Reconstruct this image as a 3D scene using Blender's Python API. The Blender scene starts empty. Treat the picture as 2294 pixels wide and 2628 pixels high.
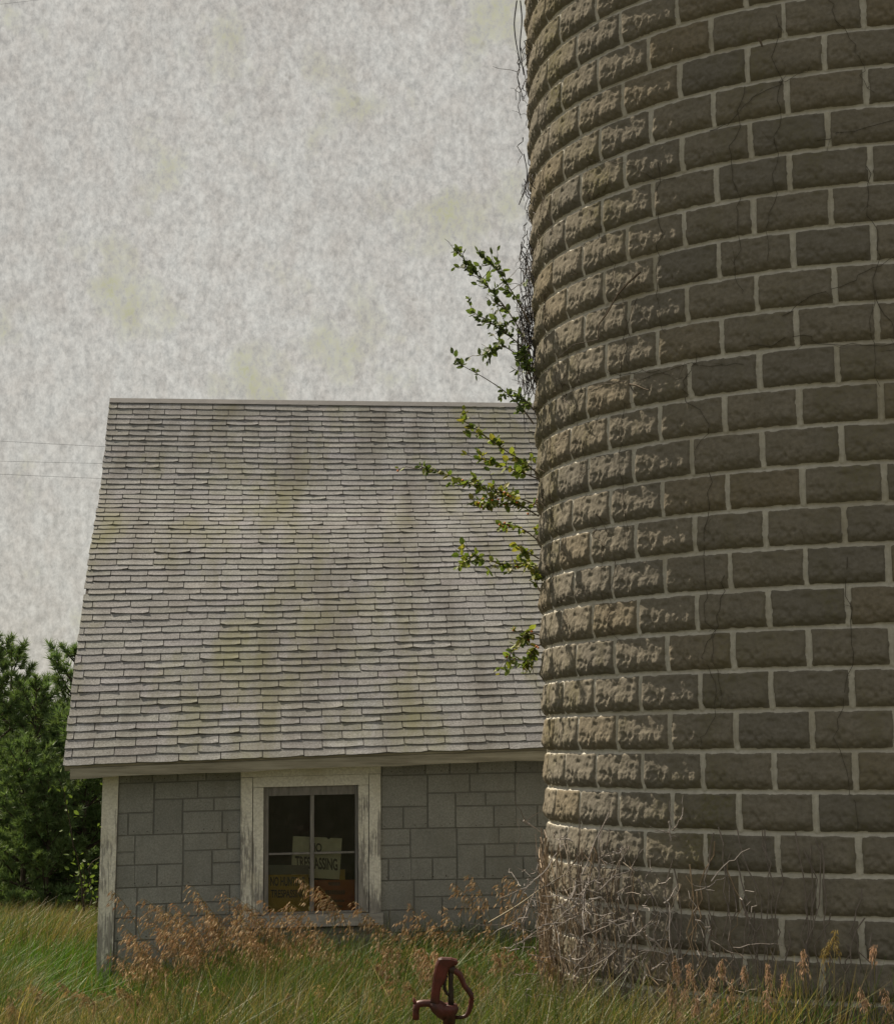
import bpy, math, random
import numpy as np
from mathutils import Matrix, Vector
R_ = math.radians
rng = np.random.default_rng(7)
random.seed(7)
scene = bpy.context.scene
COL = scene.collection

# ------------------------------------------------------------------ camera
W0, H0, F = 2294.0, 2628.0, 5000.0           # photograph size and focal length, in its pixels
TILT = math.atan((1927.5 - 1314) / F)
ROLL = -0.0064
EYE = 1.8
cT, sT = math.cos(TILT), math.sin(TILT)
cam_d = bpy.data.cameras.new("camera")
cam = bpy.data.objects.new("camera", cam_d)
COL.objects.link(cam)
cam_d.sensor_fit = 'HORIZONTAL'
cam_d.sensor_width = 36.0
cam_d.lens = 36.0 * F / W0
cam_d.clip_start = 0.05
cam_d.clip_end = 3000
right, up, fwd = Vector((1, 0, 0)), Vector((0, -sT, cT)), Vector((0, cT, sT))
cr, sr = math.cos(ROLL), math.sin(ROLL)
cx_, cy_ = right * cr + up * sr, up * cr - right * sr
m = Matrix.Identity(4)
for i in range(3):
    m[i][0], m[i][1], m[i][2] = cx_[i], cy_[i], -fwd[i]
m[2][3] = EYE
cam.matrix_world = m
scene.camera = cam

# ------------------------------------------------------------------ exposure, sky, sun
scene.view_settings.view_transform = 'Standard'
scene.view_settings.look = 'None'
scene.view_settings.exposure = 0.69
scene.view_settings.gamma = 1.0
SUN_H = np.array([-0.719, 0.695]); SUN_H /= np.linalg.norm(SUN_H)
SUN_E = R_(49)
world = bpy.data.worlds.new("World")
scene.world = world
world.use_nodes = True


class NT:
    """small helper round a node tree"""
    def __init__(self, nt):
        self.nt = nt
        nt.nodes.clear()

    def n(self, t, ins=None, **props):
        nd = self.nt.nodes.new(t)
        for k, v in props.items():
            setattr(nd, k, v)
        for k, v in (ins or {}).items():
            s = nd.inputs[k]
            if hasattr(v, 'is_output'):
                self.nt.links.new(v, s)
            else:
                s.default_value = v
        return nd

    def noise(self, vec, scale, detail=4, rough=0.55, dist=0.0):
        return self.n('ShaderNodeTexNoise', {'Vector': vec, 'Scale': scale, 'Detail': detail, 'Roughness': rough, 'Distortion': dist}).outputs['Fac']

    def ramp(self, fac, stops, interp='LINEAR'):
        nd = self.n('ShaderNodeValToRGB', {'Fac': fac})
        cr = nd.color_ramp
        cr.interpolation = interp
        while len(cr.elements) > 1:
            cr.elements.remove(cr.elements[-1])
        for i, (p, c) in enumerate(stops):
            e = cr.elements[0] if i == 0 else cr.elements.new(p)
            e.position = p
            c = (c, c, c) if isinstance(c, (int, float)) else c
            e.color = (*c, 1)
        return nd.outputs['Color']

    def mix(self, fac, a, b, blend='MIX'):
        nd = self.nt.nodes.new('ShaderNodeMix')
        nd.data_type = 'RGBA'
        nd.blend_type = blend
        for s, v in ((nd.inputs[0], fac), (nd.inputs[6], a), (nd.inputs[7], b)):
            if hasattr(v, 'is_output'):
                self.nt.links.new(v, s)
            elif s == nd.inputs[0]:
                s.default_value = v
            else:
                s.default_value = (*v, 1)
        return nd.outputs[2]

    def math(self, op, a, b=0.0):
        nd = self.n('ShaderNodeMath', operation=op)
        for s, v in zip(nd.inputs, (a, b)):
            if hasattr(v, 'is_output'):
                self.nt.links.new(v, s)
            else:
                s.default_value = v
        return nd.outputs[0]

    def mapping(self, vec, scale=(1, 1, 1), rot=(0, 0, 0), loc=(0, 0, 0)):
        return self.n('ShaderNodeMapping', {'Vector': vec, 'Scale': scale, 'Rotation': rot, 'Location': loc}).outputs[0]

    def out(self, shader, world=False):
        o = self.n('ShaderNodeOutputWorld' if world else 'ShaderNodeOutputMaterial')
        self.nt.links.new(shader, o.inputs['Surface'])


w = NT(world.node_tree)
sky = w.n('ShaderNodeTexSky', sky_type='NISHITA', sun_disc=False)
sky.sun_elevation = SUN_E
sky.sun_rotation = math.atan2(SUN_H[0], SUN_H[1])
sky.altitude = 200
sky.air_density, sky.dust_density, sky.ozone_density = 1.0, 2.0, 1.0
dirv = w.n('ShaderNodeTexCoord').outputs['Generated']
streak = w.mapping(dirv, (1, 1, 0.8))
c_big = w.noise(streak, 9, 5, 0.6)
c_mid = w.noise(w.mapping(dirv, (1, 1, 0.7), loc=(3, 1, 2)), 75, 6, 0.7, 0.2)
c_fine = w.noise(w.mapping(dirv, (1, 1, 0.7), loc=(9, 4, 1)), 330, 3, 0.75, 0.2)
cloud = w.mix(c_big, (0.45, 0.43, 0.405), (0.55, 0.54, 0.52))
cloud = w.mix(w.ramp(c_mid, [(0.36, 0.0), (0.62, 1.0)]), w.mix(1.0, cloud, (0.89, 0.86, 0.84), 'MULTIPLY'), cloud)
cloud = w.mix(w.ramp(c_fine, [(0.30, 0.0), (0.66, 1.0)]), w.mix(1.0, cloud, (0.70, 0.70, 0.70), 'MULTIPLY'), w.mix(1.0, cloud, (1.12, 1.12, 1.12), 'MULTIPLY'))
cloud = w.mix(w.ramp(w.noise(w.mapping(dirv, loc=(2, 2, 8)), 120, 2, 0.5), [(0.70, 0.0), (0.76, 0.4)]), cloud, (0.22, 0.20, 0.17))
stain = w.math('MULTIPLY', w.ramp(w.noise(w.mapping(dirv, (1, 1, 0.8), loc=(5, 7, 3)), 22, 4, 0.6), [(0.54, 0.0), (0.70, 1.0)]), w.ramp(c_fine, [(0.4, 0.15), (0.62, 0.8)]))
cloud = w.mix(stain, cloud, (0.35, 0.345, 0.185))
tot = w.mix(0.94, w.n('ShaderNodeVectorMath', {0: sky.outputs[0], 3: 0.1}, operation='SCALE').outputs[0], cloud)
tot = w.mix(1.0, tot, (1.0, 0.995, 0.945), 'MULTIPLY')
tot = w.n('ShaderNodeVectorMath', {0: tot, 3: 7.2}, operation='SCALE').outputs[0]
bg = w.n('ShaderNodeBackground', {'Color': tot, 'Strength': 0.1})
w.out(bg.outputs[0], True)

sun_d = bpy.data.lights.new("sun", 'SUN')
sun_d.energy = 5.0
sun_d.angle = R_(0.5)
sun_d.color = (1.0, 0.87, 0.685)
sun = bpy.data.objects.new("sun", sun_d)
COL.objects.link(sun)
sdir = Vector((SUN_H[0] * math.cos(SUN_E), SUN_H[1] * math.cos(SUN_E), math.sin(SUN_E)))
sun.rotation_euler = sdir.to_track_quat('Z', 'Y').to_euler()
sun.location = sdir * 60


# ------------------------------------------------------------------ geometry helpers
def at(x, y, d):
    """point at photograph pixel x, y and axial depth d"""
    a, b = (x - W0 / 2), (H0 / 2 - y)
    u, v = cr * a - sr * b, sr * a + cr * b
    u, v = u / F * d, v / F * d
    return np.array([u, d * cT - v * sT, d * sT + v * cT + EYE])


class Geo:
    def __init__(self):
        self.V, self.Fc, self.M, self.C, self.n = [], [], [], [], 0

    def add(self, v, f, mat=0, col=None):
        v = np.asarray(v, float).reshape(-1, 3)
        f = np.asarray(f, np.int64)
        if f.ndim == 1:
            f = f[None]
        self.V.append(v)
        self.Fc.append(f + self.n)
        self.M.append(np.full(len(f), mat) if np.isscalar(mat) else np.asarray(mat))
        c = np.ones((len(v), 3)) if col is None else np.broadcast_to(np.asarray(col, float), (len(v), 3))
        self.C.append(c)
        self.n += len(v)

    def hexa(self, p, mat=0, col=None):
        """p: 8 corners, bottom loop then top loop"""
        self.add(p, [[3, 2, 1, 0], [4, 5, 6, 7], [0, 1, 5, 4], [1, 2, 6, 5], [2, 3, 7, 6], [3, 0, 4, 7]], mat, col)

    def inst(self, tv, tf, pos, fr, sc, mat=0, col=None):
        """copies of a small template: fr (n,3,3) rows are the template axes"""
        n, k = len(pos), len(tv)
        sc = np.asarray(sc, float).reshape(n, 1, -1)
        v = np.einsum('nki,nij->nkj', tv[None] * sc, fr) + pos[:, None, :]
        for f in tf:
            f = np.asarray(f)
        groups = {}
        for f in tf:
            groups.setdefault(len(f), []).append(f)
        base = self.n
        self.V.append(v.reshape(-1, 3))
        c = np.ones((n, 3)) if col is None else np.broadcast_to(np.asarray(col, float), (n, 3))
        self.C.append(np.repeat(c, k, 0))
        self.n += n * k
        for L, fs in groups.items():
            ff = (np.asarray(fs)[None] + (np.arange(n) * k)[:, None, None]).reshape(-1, L) + base
            self.Fc.append(ff)
            self.M.append(np.full(len(ff), mat))

    def tube(self, pts, r0, r1=None, sides=5, mat=0, col=None, cap=True):
        pts = np.asarray(pts, float)
        n = len(pts)
        r1 = r0 if r1 is None else r1
        r = np.linspace(r0, r1, n) if np.isscalar(r0) else np.asarray(r0)
        t = np.gradient(pts, axis=0)
        t /= np.linalg.norm(t, axis=1)[:, None] + 1e-9
        ref = np.array([0.0, 0, 1.0]) if abs(t[:, 2]).mean() < 0.8 else np.array([0.0, 1.0, 0])
        a = np.cross(t, ref); a /= np.linalg.norm(a, axis=1)[:, None] + 1e-9
        b = np.cross(t, a)
        ph = np.arange(sides) * 2 * np.pi / sides
        v = pts[:, None] + r[:, None, None] * (np.cos(ph)[None, :, None] * a[:, None] + np.sin(ph)[None, :, None] * b[:, None])
        i = np.arange(n - 1)[:, None] * sides
        j = np.arange(sides)[None]
        k = (j + 1) % sides
        f = np.stack([i + j, i + sides + j, i + sides + k, i + k], -1).reshape(-1, 4)
        self.add(v, f, mat, col)
        if cap:
            base = self.n - n * sides
            for q in (np.arange(sides), np.arange(sides)[::-1] + (n - 1) * sides):
                self.Fc.append((q + base)[None]); self.M.append(np.array([mat]))

    def build(self, name, mats, parent=None, smooth=False, attrs=None, world=False):
        me = bpy.data.meshes.new(name)
        V = np.concatenate(self.V)
        origin = np.zeros(3)
        me.vertices.add(len(V))
        me.vertices.foreach_set('co', V.astype(np.float32).ravel())
        lens = np.concatenate([np.full(len(f), f.shape[1]) for f in self.Fc])
        idx = np.concatenate([f.ravel() for f in self.Fc])
        mi = np.concatenate(self.M)
        me.loops.add(len(idx))
        me.loops.foreach_set('vertex_index', idx.astype(np.int32))
        me.polygons.add(len(lens))
        me.polygons.foreach_set('loop_start', np.concatenate([[0], np.cumsum(lens)[:-1]]).astype(np.int32))
        me.polygons.foreach_set('material_index', mi.astype(np.int32))
        me.polygons.foreach_set('use_smooth', np.full(len(lens), bool(smooth)))
        me.update(calc_edges=True)
        C = np.concatenate(self.C)
        a = me.attributes.new('tone', 'FLOAT_COLOR', 'POINT')
        a.data.foreach_set('color', np.concatenate([C, np.ones((len(C), 1))], 1).astype(np.float32).ravel())
        for k, arr in (attrs or {}).items():
            q = me.attributes.new(k, 'FLOAT', 'POINT')
            q.data.foreach_set('value', np.asarray(arr, np.float32))
        for mt in (mats if isinstance(mats, (list, tuple)) else [mats]):
            me.materials.append(mt)
        o = bpy.data.objects.new(name, me)
        COL.objects.link(o)
        if parent is not None:
            o.parent = parent
            p = parent
            off = Vector((0, 0, 0))
            while p is not None:
                off += p.location
                p = p.parent
            if off.length > 0:
                me.vertices.foreach_set('co', (V - np.array(off)).astype(np.float32).ravel())
                me.update()
        return o


def tag(o, label=None, cat=None, group=None, kind=None):
    for k, v in (('label', label), ('category', cat), ('group', group), ('kind', kind)):
        if v:
            o[k] = v
    return o


def thing(name, loc, label, cat, group=None):
    o = bpy.data.objects.new(name, None)
    COL.objects.link(o)
    o.location = [float(q) for q in loc]
    o.empty_display_size = 0.2
    return tag(o, label, cat, group)


def hash2(ix, iy, seed):
    h = (ix.astype(np.int64) * 374761393 + iy.astype(np.int64) * 668265263 + seed * 1442695041) & 0x7fffffff
    h = ((h ^ (h >> 13)) * 1274126177) & 0x7fffffff
    h = h ^ (h >> 16)
    return (h & 0xffff) / 65535.0


def vnoise(x, y, seed=0):
    x = np.asarray(x, float); y = np.asarray(y, float)
    ix, iy = np.floor(x), np.floor(y)
    fx, fy = x - ix, y - iy
    fx, fy = fx * fx * fx * (fx * (fx * 6 - 15) + 10), fy * fy * fy * (fy * (fy * 6 - 15) + 10)
    a, b = hash2(ix, iy, seed), hash2(ix + 1, iy, seed)
    c, d = hash2(ix, iy + 1, seed), hash2(ix + 1, iy + 1, seed)
    return (a * (1 - fx) + b * fx) * (1 - fy) + (c * (1 - fx) + d * fx) * fy


def fbm(x, y, seed=0, oct=4, gain=0.5):
    s, a, t = 0.0, 1.0, 0.0
    for i in range(oct):
        s = s + a * vnoise(x * 2 ** i + 13.7 * i, y * 2 ** i + 7.3 * i, seed + i)
        t += a
        a *= gain
    return s / t


def sstep(a, b, x):
    t = np.clip((x - a) / (b - a), 0, 1)
    return t * t * (3 - 2 * t)


def wander(p0, p1, n, amp):
    t = np.linspace(0, 1, n)[:, None]
    p = np.asarray(p0)[None] * (1 - t) + np.asarray(p1)[None] * t
    q = np.cumsum(rng.normal(0, 1, (n, 3)), 0)
    q -= q[0][None] * (1 - t) + q[-1][None] * t
    return p + q * amp


def frames(dirs, norm=None):
    """rows x (along dirs), y, z"""
    x = dirs / (np.linalg.norm(dirs, axis=1)[:, None] + 1e-9)
    if norm is None:
        norm = rng.normal(0, 1, x.shape)
    y = np.cross(norm, x); y /= np.linalg.norm(y, axis=1)[:, None] + 1e-9
    z = np.cross(x, y)
    return np.stack([x, y, z], 1)


# ------------------------------------------------------------------ materials
def new_mat(name):
    mt = bpy.data.materials.new(name)
    mt.use_nodes = True
    return mt, NT(mt.node_tree)


def principled(t, color, rough=0.85, bump=None, bdist=0.01, bstr=1.0, **kw):
    ins = {'Base Color': color if hasattr(color, 'is_output') else (*color, 1), 'Roughness': rough}
    ins.update(kw)
    if 'Specular IOR Level' not in ins:
        ins['Specular IOR Level'] = 0.25
    p = t.n('ShaderNodeBsdfPrincipled', ins)
    if bump is not None:
        b = t.n('ShaderNodeBump', {'Height': bump, 'Distance': bdist, 'Strength': bstr})
        t.nt.links.new(b.outputs[0], p.inputs['Normal'])
    return p.outputs[0]


def obj_co(t):
    return t.n('ShaderNodeTexCoord').outputs['Object']


def tone(t):
    return t.n('ShaderNodeAttribute', attribute_name='tone').outputs['Color']


def attr(t, name):
    return t.n('ShaderNodeAttribute', attribute_name=name).outputs['Fac']


def mat_block():
    mt, t = new_mat('rock_face_concrete')
    co = obj_co(t)
    n1 = t.noise(co, 3.2, 5, 0.6)
    n2 = t.noise(co, 45, 4, 0.65)
    n3 = t.noise(co, 170, 3, 0.6)
    tint = attr(t, 'tint')
    col = t.mix(n1, (0.152, 0.144, 0.124), (0.245, 0.221, 0.178))
    col = t.mix(t.ramp(tint, [(0.75, 0.0), (1.0, 0.35)]), col, (0.215, 0.165, 0.09))
    col = t.mix(t.ramp(tint, [(0.0, 0.5), (0.3, 0.0)]), col, (0.138, 0.134, 0.124))
    col = t.mix(t.ramp(n2, [(0.33, 0.55), (0.62, 0.0)]), col, (0.115, 0.107, 0.088))
    moss = t.math('MULTIPLY', t.ramp(t.noise(t.mapping(co, (1, 1, 0.5)), 2.1, 4, 0.6), [(0.52, 0), (0.68, 1)]), t.ramp(n2, [(0.4, 0.1), (0.6, 0.7)]))
    col = t.mix(moss, col, (0.115, 0.108, 0.05))
    mcol = t.mix(t.noise(co, 30, 4, 0.65), (0.33, 0.32, 0.28), (0.64, 0.625, 0.57))
    mcol = t.mix(t.ramp(t.noise(co, 1.7, 4), [(0.5, 0), (0.75, 0.65)]), mcol, (0.27, 0.235, 0.155))
    mort = attr(t, 'mortar')
    mort = t.ramp(t.math('ADD', mort, t.math('MULTIPLY', t.math('SUBTRACT', n2, 0.5), 0.55)), [(0.42, 0.0), (0.58, 1.0)])
    col = t.mix(mort, col, mcol)
    h = t.math('ADD', t.math('MULTIPLY', n2, 0.7), t.math('MULTIPLY', n3, 0.45))
    t.out(principled(t, col, 0.95, h, 0.0045, 0.8, **{'Specular IOR Level': 0.0}))
    return mt


def mat_simple(name, lo, hi, scale, rough=0.9, stretch=(1, 1, 1), bump=0.004, detail=5, use_tone=False, extra=None, spec=0.2):
    mt, t = new_mat(name)
    co = t.mapping(obj_co(t), stretch)
    n = t.noise(co, scale, detail, 0.62)
    col = t.mix(t.ramp(n, [(0.3, 0), (0.7, 1)]), lo, hi)
    if use_tone:
        col = t.mix(1.0, col, tone(t), 'MULTIPLY')
    if extra:
        col = extra(t, col)
    t.out(principled(t, col, rough, n, bump, 0.8, **{'Specular IOR Level': spec}))
    return mt


def shingle_extra(t, col):
    co = obj_co(t)
    g = t.noise(co, 75, 4, 0.75)
    col = t.mix(t.ramp(g, [(0.34, 0.75), (0.56, 0.0)]), col, (0.10, 0.099, 0.094))
    col = t.mix(t.ramp(g, [(0.54, 0.0), (0.74, 0.7)]), col, (0.37, 0.37, 0.37))
    s = t.noise(t.mapping(co, (1.6, 0.28, 0.28)), 1.9, 5, 0.62)
    col = t.mix(t.ramp(s, [(0.46, 0.0), (0.70, 0.7)]), col, (0.105, 0.10, 0.088))
    l = t.noise(t.mapping(co, (1.0, 0.4, 0.4), loc=(7, 2, 4)), 1.5, 6, 0.66)
    col = t.mix(t.ramp(l, [(0.50, 0.0), (0.68, 0.7)]), col, (0.150, 0.152, 0.082))
    return col


def mat_paint(name, worn_lo, worn_hi, seed, white=(0.87, 0.875, 0.82)):
    """white paint flaked off grey wood, grain up and down"""
    mt, t = new_mat(name)
    co = t.mapping(obj_co(t), loc=(seed, seed * 2, 0))
    grain = t.noise(t.mapping(co, (1, 1, 0.055)), 95, 4, 0.6, 0.5)
    patch = t.noise(t.mapping(co, (1, 1, 0.35)), 6, 5, 0.65)
    fine = t.noise(co, 60, 4, 0.6)
    zz = t.n('ShaderNodeSeparateXYZ', {0: obj_co(t)}).outputs['Z']
    wearz = t.n('ShaderNodeMapRange', {0: zz, 1: worn_hi, 2: worn_lo, 3: 0.0, 4: 0.24}).outputs[0]
    e = t.math('ADD', t.math('ADD', t.math('MULTIPLY', patch, 0.75), t.math('MULTIPLY', grain, 0.45)), wearz)
    worn = t.ramp(e, [(0.73, 0.0), (0.80, 1.0)])
    pc = t.mix(t.ramp(fine, [(0.35, 0.0), (0.65, 1.0)]), tuple(q * 0.74 for q in white), white)
    pc = t.mix(t.ramp(t.noise(co, 3, 3), [(0.45, 0), (0.8, 0.5)]), pc, (0.46, 0.43, 0.29))
    wood = t.mix(t.ramp(grain, [(0.32, 0), (0.62, 1)]), (0.13, 0.127, 0.12), (0.38, 0.375, 0.36))
    col = t.mix(worn, pc, wood)
    h = t.math('SUBTRACT', t.math('MULTIPLY', grain, 0.6), worn)
    t.out(principled(t, col, 0.8, h, 0.004, 0.8))
    return mt


def mat_foliage(name, rough=0.6, trans=0.35, thru=(1.15, 1.2, 0.6)):
    mt, t = new_mat(name)
    c = tone(t)
    n = t.noise(obj_co(t), 6, 3)
    c = t.mix(1.0, c, t.ramp(n, [(0.3, 0.75), (0.7, 1.25)]), 'MULTIPLY')
    p = principled(t, c, rough, **{'Specular IOR Level': 0.3})
    tr = t.n('ShaderNodeBsdfTranslucent', {'Color': t.mix(1.0, c, thru, 'MULTIPLY')})
    mx = t.n('ShaderNodeMixShader', {0: trans, 1: p, 2: tr.outputs[0]})
    t.out(mx.outputs[0])
    return mt


def mat_glass():
    mt, t = new_mat('old_window_glass')
    wob = t.noise(obj_co(t), 9, 2)
    b = t.n('ShaderNodeBump', {'Height': wob, 'Distance': 0.004, 'Strength': 0.3})
    gl = t.n('ShaderNodeBsdfGlossy', {'Roughness': 0.06, 'Color': (0.9, 0.95, 0.95, 1), 'Normal': b.outputs[0]})
    tr = t.n('ShaderNodeBsdfTransparent', {'Color': (0.80, 0.82, 0.78, 1)})
    dust = t.n('ShaderNodeBsdfDiffuse', {'Color': (0.3, 0.29, 0.27, 1)})
    fr = t.n('ShaderNodeFresnel', {'IOR': 1.45})
    m1 = t.n('ShaderNodeMixShader', {0: t.math('MULTIPLY', fr.outputs[0], 0.55), 1: tr.outputs[0], 2: gl.outputs[0]})
    m2 = t.n('ShaderNodeMixShader', {0: t.ramp(t.noise(obj_co(t), 14, 5, 0.7), [(0.4, 0.015), (0.75, 0.07)]), 1: m1.outputs[0], 2: dust.outputs[0]})
    t.out(m2.outputs[0])
    return mt


M_BLOCK = mat_block()
M_SHING = mat_simple('asphalt_shingle', (0.192, 0.197, 0.204), (0.266, 0.272, 0.283), 5, 0.95, bump=0.002, use_tone=True, extra=shingle_extra, spec=0.1)
M_UNDER = mat_simple('old_felt', (0.05, 0.048, 0.044), (0.09, 0.085, 0.08), 8)
M_RIDGE = mat_simple('ridge_metal', (0.27, 0.265, 0.268), (0.34, 0.333, 0.335), 7, 0.7, bump=0.002)


def siding_extra(t, col):
    co = obj_co(t)
    g = t.noise(co, 85, 4, 0.75)
    col = t.mix(t.ramp(g, [(0.36, 0.6), (0.56, 0.0)]), col, (0.165, 0.172, 0.165))
    col = t.mix(t.ramp(g, [(0.56, 0.0), (0.8, 0.5)]), col, (0.42, 0.43, 0.41))
    s = t.noise(t.mapping(co, (1, 1, 0.3)), 4, 5, 0.65)
    return t.mix(t.ramp(s, [(0.5, 0.0), (0.75, 0.5)]), col, (0.19, 0.185, 0.155))


M_SIDE = mat_simple('composition_siding', (0.272, 0.284, 0.278), (0.336, 0.347, 0.339), 6, 0.92, bump=0.002, use_tone=True, extra=siding_extra, spec=0.15)
M_GROOVE = mat_simple('siding_felt', (0.17, 0.175, 0.165), (0.22, 0.225, 0.215), 12)
M_NAIL = mat_simple('rusty_nail', (0.03, 0.022, 0.016), (0.06, 0.04, 0.03), 30)
M_PAINT = mat_paint('flaked_white_paint', 0.2, 1.7, 0.0)
M_PAINT2 = mat_paint('peeling_window_paint', 0.55, 1.65, 3.3, (0.86, 0.865, 0.80))
M_SASH = mat_simple('grey_sash_paint', (0.15, 0.148, 0.142), (0.29, 0.285, 0.275), 40, 0.8, (1, 1, 0.2))
M_SILL = mat_simple('grey_sill_paint', (0.26, 0.26, 0.25), (0.48, 0.475, 0.455), 18, 0.8, (0.3, 1, 1.5))
M_FASCIA = mat_simple('weathered_fascia', (0.19, 0.18, 0.14), (0.40, 0.385, 0.32), 14, 0.85, (0.15, 0.6, 2.5))
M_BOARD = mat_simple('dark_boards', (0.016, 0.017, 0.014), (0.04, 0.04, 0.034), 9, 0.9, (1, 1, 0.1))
M_GLASS = mat_glass()
M_LEAF = mat_foliage('vine_leaf')
M_NEEDLE = mat_foliage('pine_needle', 0.6, 0.25)
M_GRASS = mat_foliage('grass_blade', 0.55, 0.3)
M_SEED = mat_foliage('seed_husk', 0.75, 0.25, (1.05, 0.95, 0.85))
M_TWIG = mat_simple('dead_twig', (0.55, 0.55, 0.55), (1.0, 1.0, 1.0), 25, 0.85, use_tone=True)
M_BARK = mat_simple('pine_bark', (0.045, 0.035, 0.027), (0.10, 0.08, 0.062), 12, 0.9, (1, 1, 0.25), 0.01)
M_RED = mat_simple('rusty_red_paint', (0.028, 0.012, 0.009), (0.125, 0.026, 0.020), 16, 0.5, spec=0.4)
M_IRON = mat_simple('dark_iron', (0.012, 0.010, 0.008), (0.045, 0.028, 0.02), 25, 0.6, spec=0.4)
M_WIRE = mat_simple('wire', (0.06, 0.07, 0.10), (0.09, 0.10, 0.13), 5, 0.6)
M_GROUND = mat_simple('meadow_soil', (0.035, 0.034, 0.016), (0.085, 0.08, 0.036), 1.4, 0.95, bump=0.03)
M_CARD = mat_simple('aged_white_card', (0.50, 0.475, 0.36), (0.62, 0.595, 0.47), 14, 0.8, bump=0.001)
M_YELLOW = mat_simple('faded_yellow_card', (0.30, 0.195, 0.03), (0.42, 0.285, 0.05), 10, 0.75, bump=0.001)
M_ORANGE = mat_simple('faded_orange_card', (0.24, 0.055, 0.018), (0.36, 0.105, 0.03), 7, 0.75, bump=0.001)
M_GREYCARD = mat_simple('grey_card', (0.13, 0.13, 0.12), (0.19, 0.185, 0.175), 20, 0.85, bump=0.001)
M_INK = mat_simple('black_ink', (0.03, 0.03, 0.03), (0.06, 0.06, 0.055), 60, 0.6, bump=0.0)
M_BERRY = mat_simple('orange_berry', (0.42, 0.10, 0.02), (0.60, 0.20, 0.03), 60, 0.4)

# ------------------------------------------------------------------ ground
def ground_z(x, y):
    x = np.asarray(x, float); y = np.asarray(y, float)
    return -0.058 * np.clip(y - 15.5, 0, 14) + 0.05 * (vnoise(x * 0.35, y * 0.35, 3) - 0.5)


g = Geo()
rad = np.concatenate([np.linspace(0.0, 60, 70), np.geomspace(63, 1500, 28)])
ang = np.linspace(0, 2 * np.pi, 97)[:-1]
xx = (rad[:, None] * np.cos(ang)[None]).ravel()
yy = (rad[:, None] * np.sin(ang)[None]).ravel()
na = len(ang)
i = np.arange(len(rad) - 1)[:, None] * na
j = np.arange(na)[None]; k = (j + 1) % na
g.add(np.stack([xx, yy, ground_z(xx, yy)], 1), np.stack([i + j, i + na + j, i + na + k, i + k], -1).reshape(-1, 4))
tag(g.build('ground', M_GROUND, smooth=True), kind='structure')

# ------------------------------------------------------------------ silo
SR, SD, SB = 2.114, 11.928, 0.2232
SC = np.array([SD * math.sin(SB), SD * math.cos(SB)])
NB = 33
BH = 0.2032
RING0 = EYE - 0.417
DTH = 2 * np.pi / NB
TH0 = -1.168
LEAN = 0.0115


def silo_pt(th, z, off=0.0):
    """th: angle from the direction to the camera, negative to the left"""
    th = np.asarray(th, float)
    n0 = -SC / SD
    ca, sa = np.cos(th), np.sin(th)
    nx = n0[0] * ca - n0[1] * sa
    ny = n0[0] * sa + n0[1] * ca
    r = SR + off
    z = np.broadcast_to(np.asarray(z, float), nx.shape)
    return np.stack([SC[0] + r * nx + LEAN * (5.8 - z) + 0.022, SC[1] + r * ny, z], -1)      # the tower leans a little to the left


def silo_height(th, z):
    """relief of the rock-faced blocks over the mortar, plus mortar mask and block tint"""
    rowf = (z - RING0) / BH
    row = np.floor(rowf)
    b = (rowf - row) * BH
    sh = (th - TH0) / DTH + 0.5 * (np.mod(row, 2))
    colf = np.floor(sh)
    a = (sh - colf) * DTH * SR
    LB = DTH * SR
    wob = (fbm(th * SR * 22, z * 22, 11, 3) - 0.5)
    jit = hash2(colf, row, 5)
    hw_v = 0.0125 + 0.012 * (wob + 0.4 * (jit - 0.5)); hw_h = 0.0095 + 0.010 * wob
    da = np.minimum(a, LB - a) - hw_v
    db = np.minimum(b, BH - b) - hw_h
    d = np.minimum(da, db)
    # one mould for all blocks, with a little of each block's own wear
    ma, mb = a + 0.03 * (jit - 0.5), b + 0.008 * (hash2(colf + 5, row, 23) - 0.5)
    n_a = fbm(ma * 17, mb * 15, 21, 5, 0.6) - 0.5
    rid = 1 - np.abs(2 * fbm(ma * 30 + 8 * mb, mb * 16 + 3, 33, 3, 0.55) - 1)      # ridges running down the face
    grit = fbm(ma * 75, mb * 75, 61, 2) - 0.5
    pit = np.exp(-(((ma - 0.20) / 0.024) ** 2 + ((mb - 0.150) / 0.014) ** 2)) + 0.8 * np.exp(-(((ma - 0.335) / 0.016) ** 2 + ((mb - 0.165) / 0.014) ** 2)) \
        + 0.7 * np.exp(-(((ma - 0.09) / 0.02) ** 2 + ((mb - 0.085) / 0.02) ** 2))
    own = fbm(th * SR * 34, z * 34, 47, 4, 0.6) - 0.5
    dt, dbm = BH - b - hw_h, b - hw_h
    top_ = np.clip(dt / 0.115, 0, 1)
    body = (0.0095 + 0.0120 * (top_ - 0.25 * top_ ** 3) / 0.75) * sstep(-0.006, 0.052, dbm) ** 0.8 + 0.005 * sstep(0, 0.03, da)
    edge = sstep(-0.001, 0.006, d)
    low = sstep(0.135, 0.07, b)
    fade = np.clip(d / 0.018, 0.25, 1)
    h = 0.005 + body + fade * ((0.010 + 0.012 * low) * n_a + (0.002 + 0.013 * low) * (rid - 0.62) + 0.005 * grit + 0.0075 * own - 0.011 * pit)
    mh = np.where(da < db, 0.011 * (1 - np.clip((np.minimum(a, LB - a) / 0.02), 0, 1) ** 2), np.where(dt < 0.004, 0.0075, 0.001)) + 0.004 * own
    h = h * edge + (1 - edge) * mh
    return np.maximum(h, -0.003), 1 - edge, hash2(colf + 91, row * 7, 17)


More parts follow.
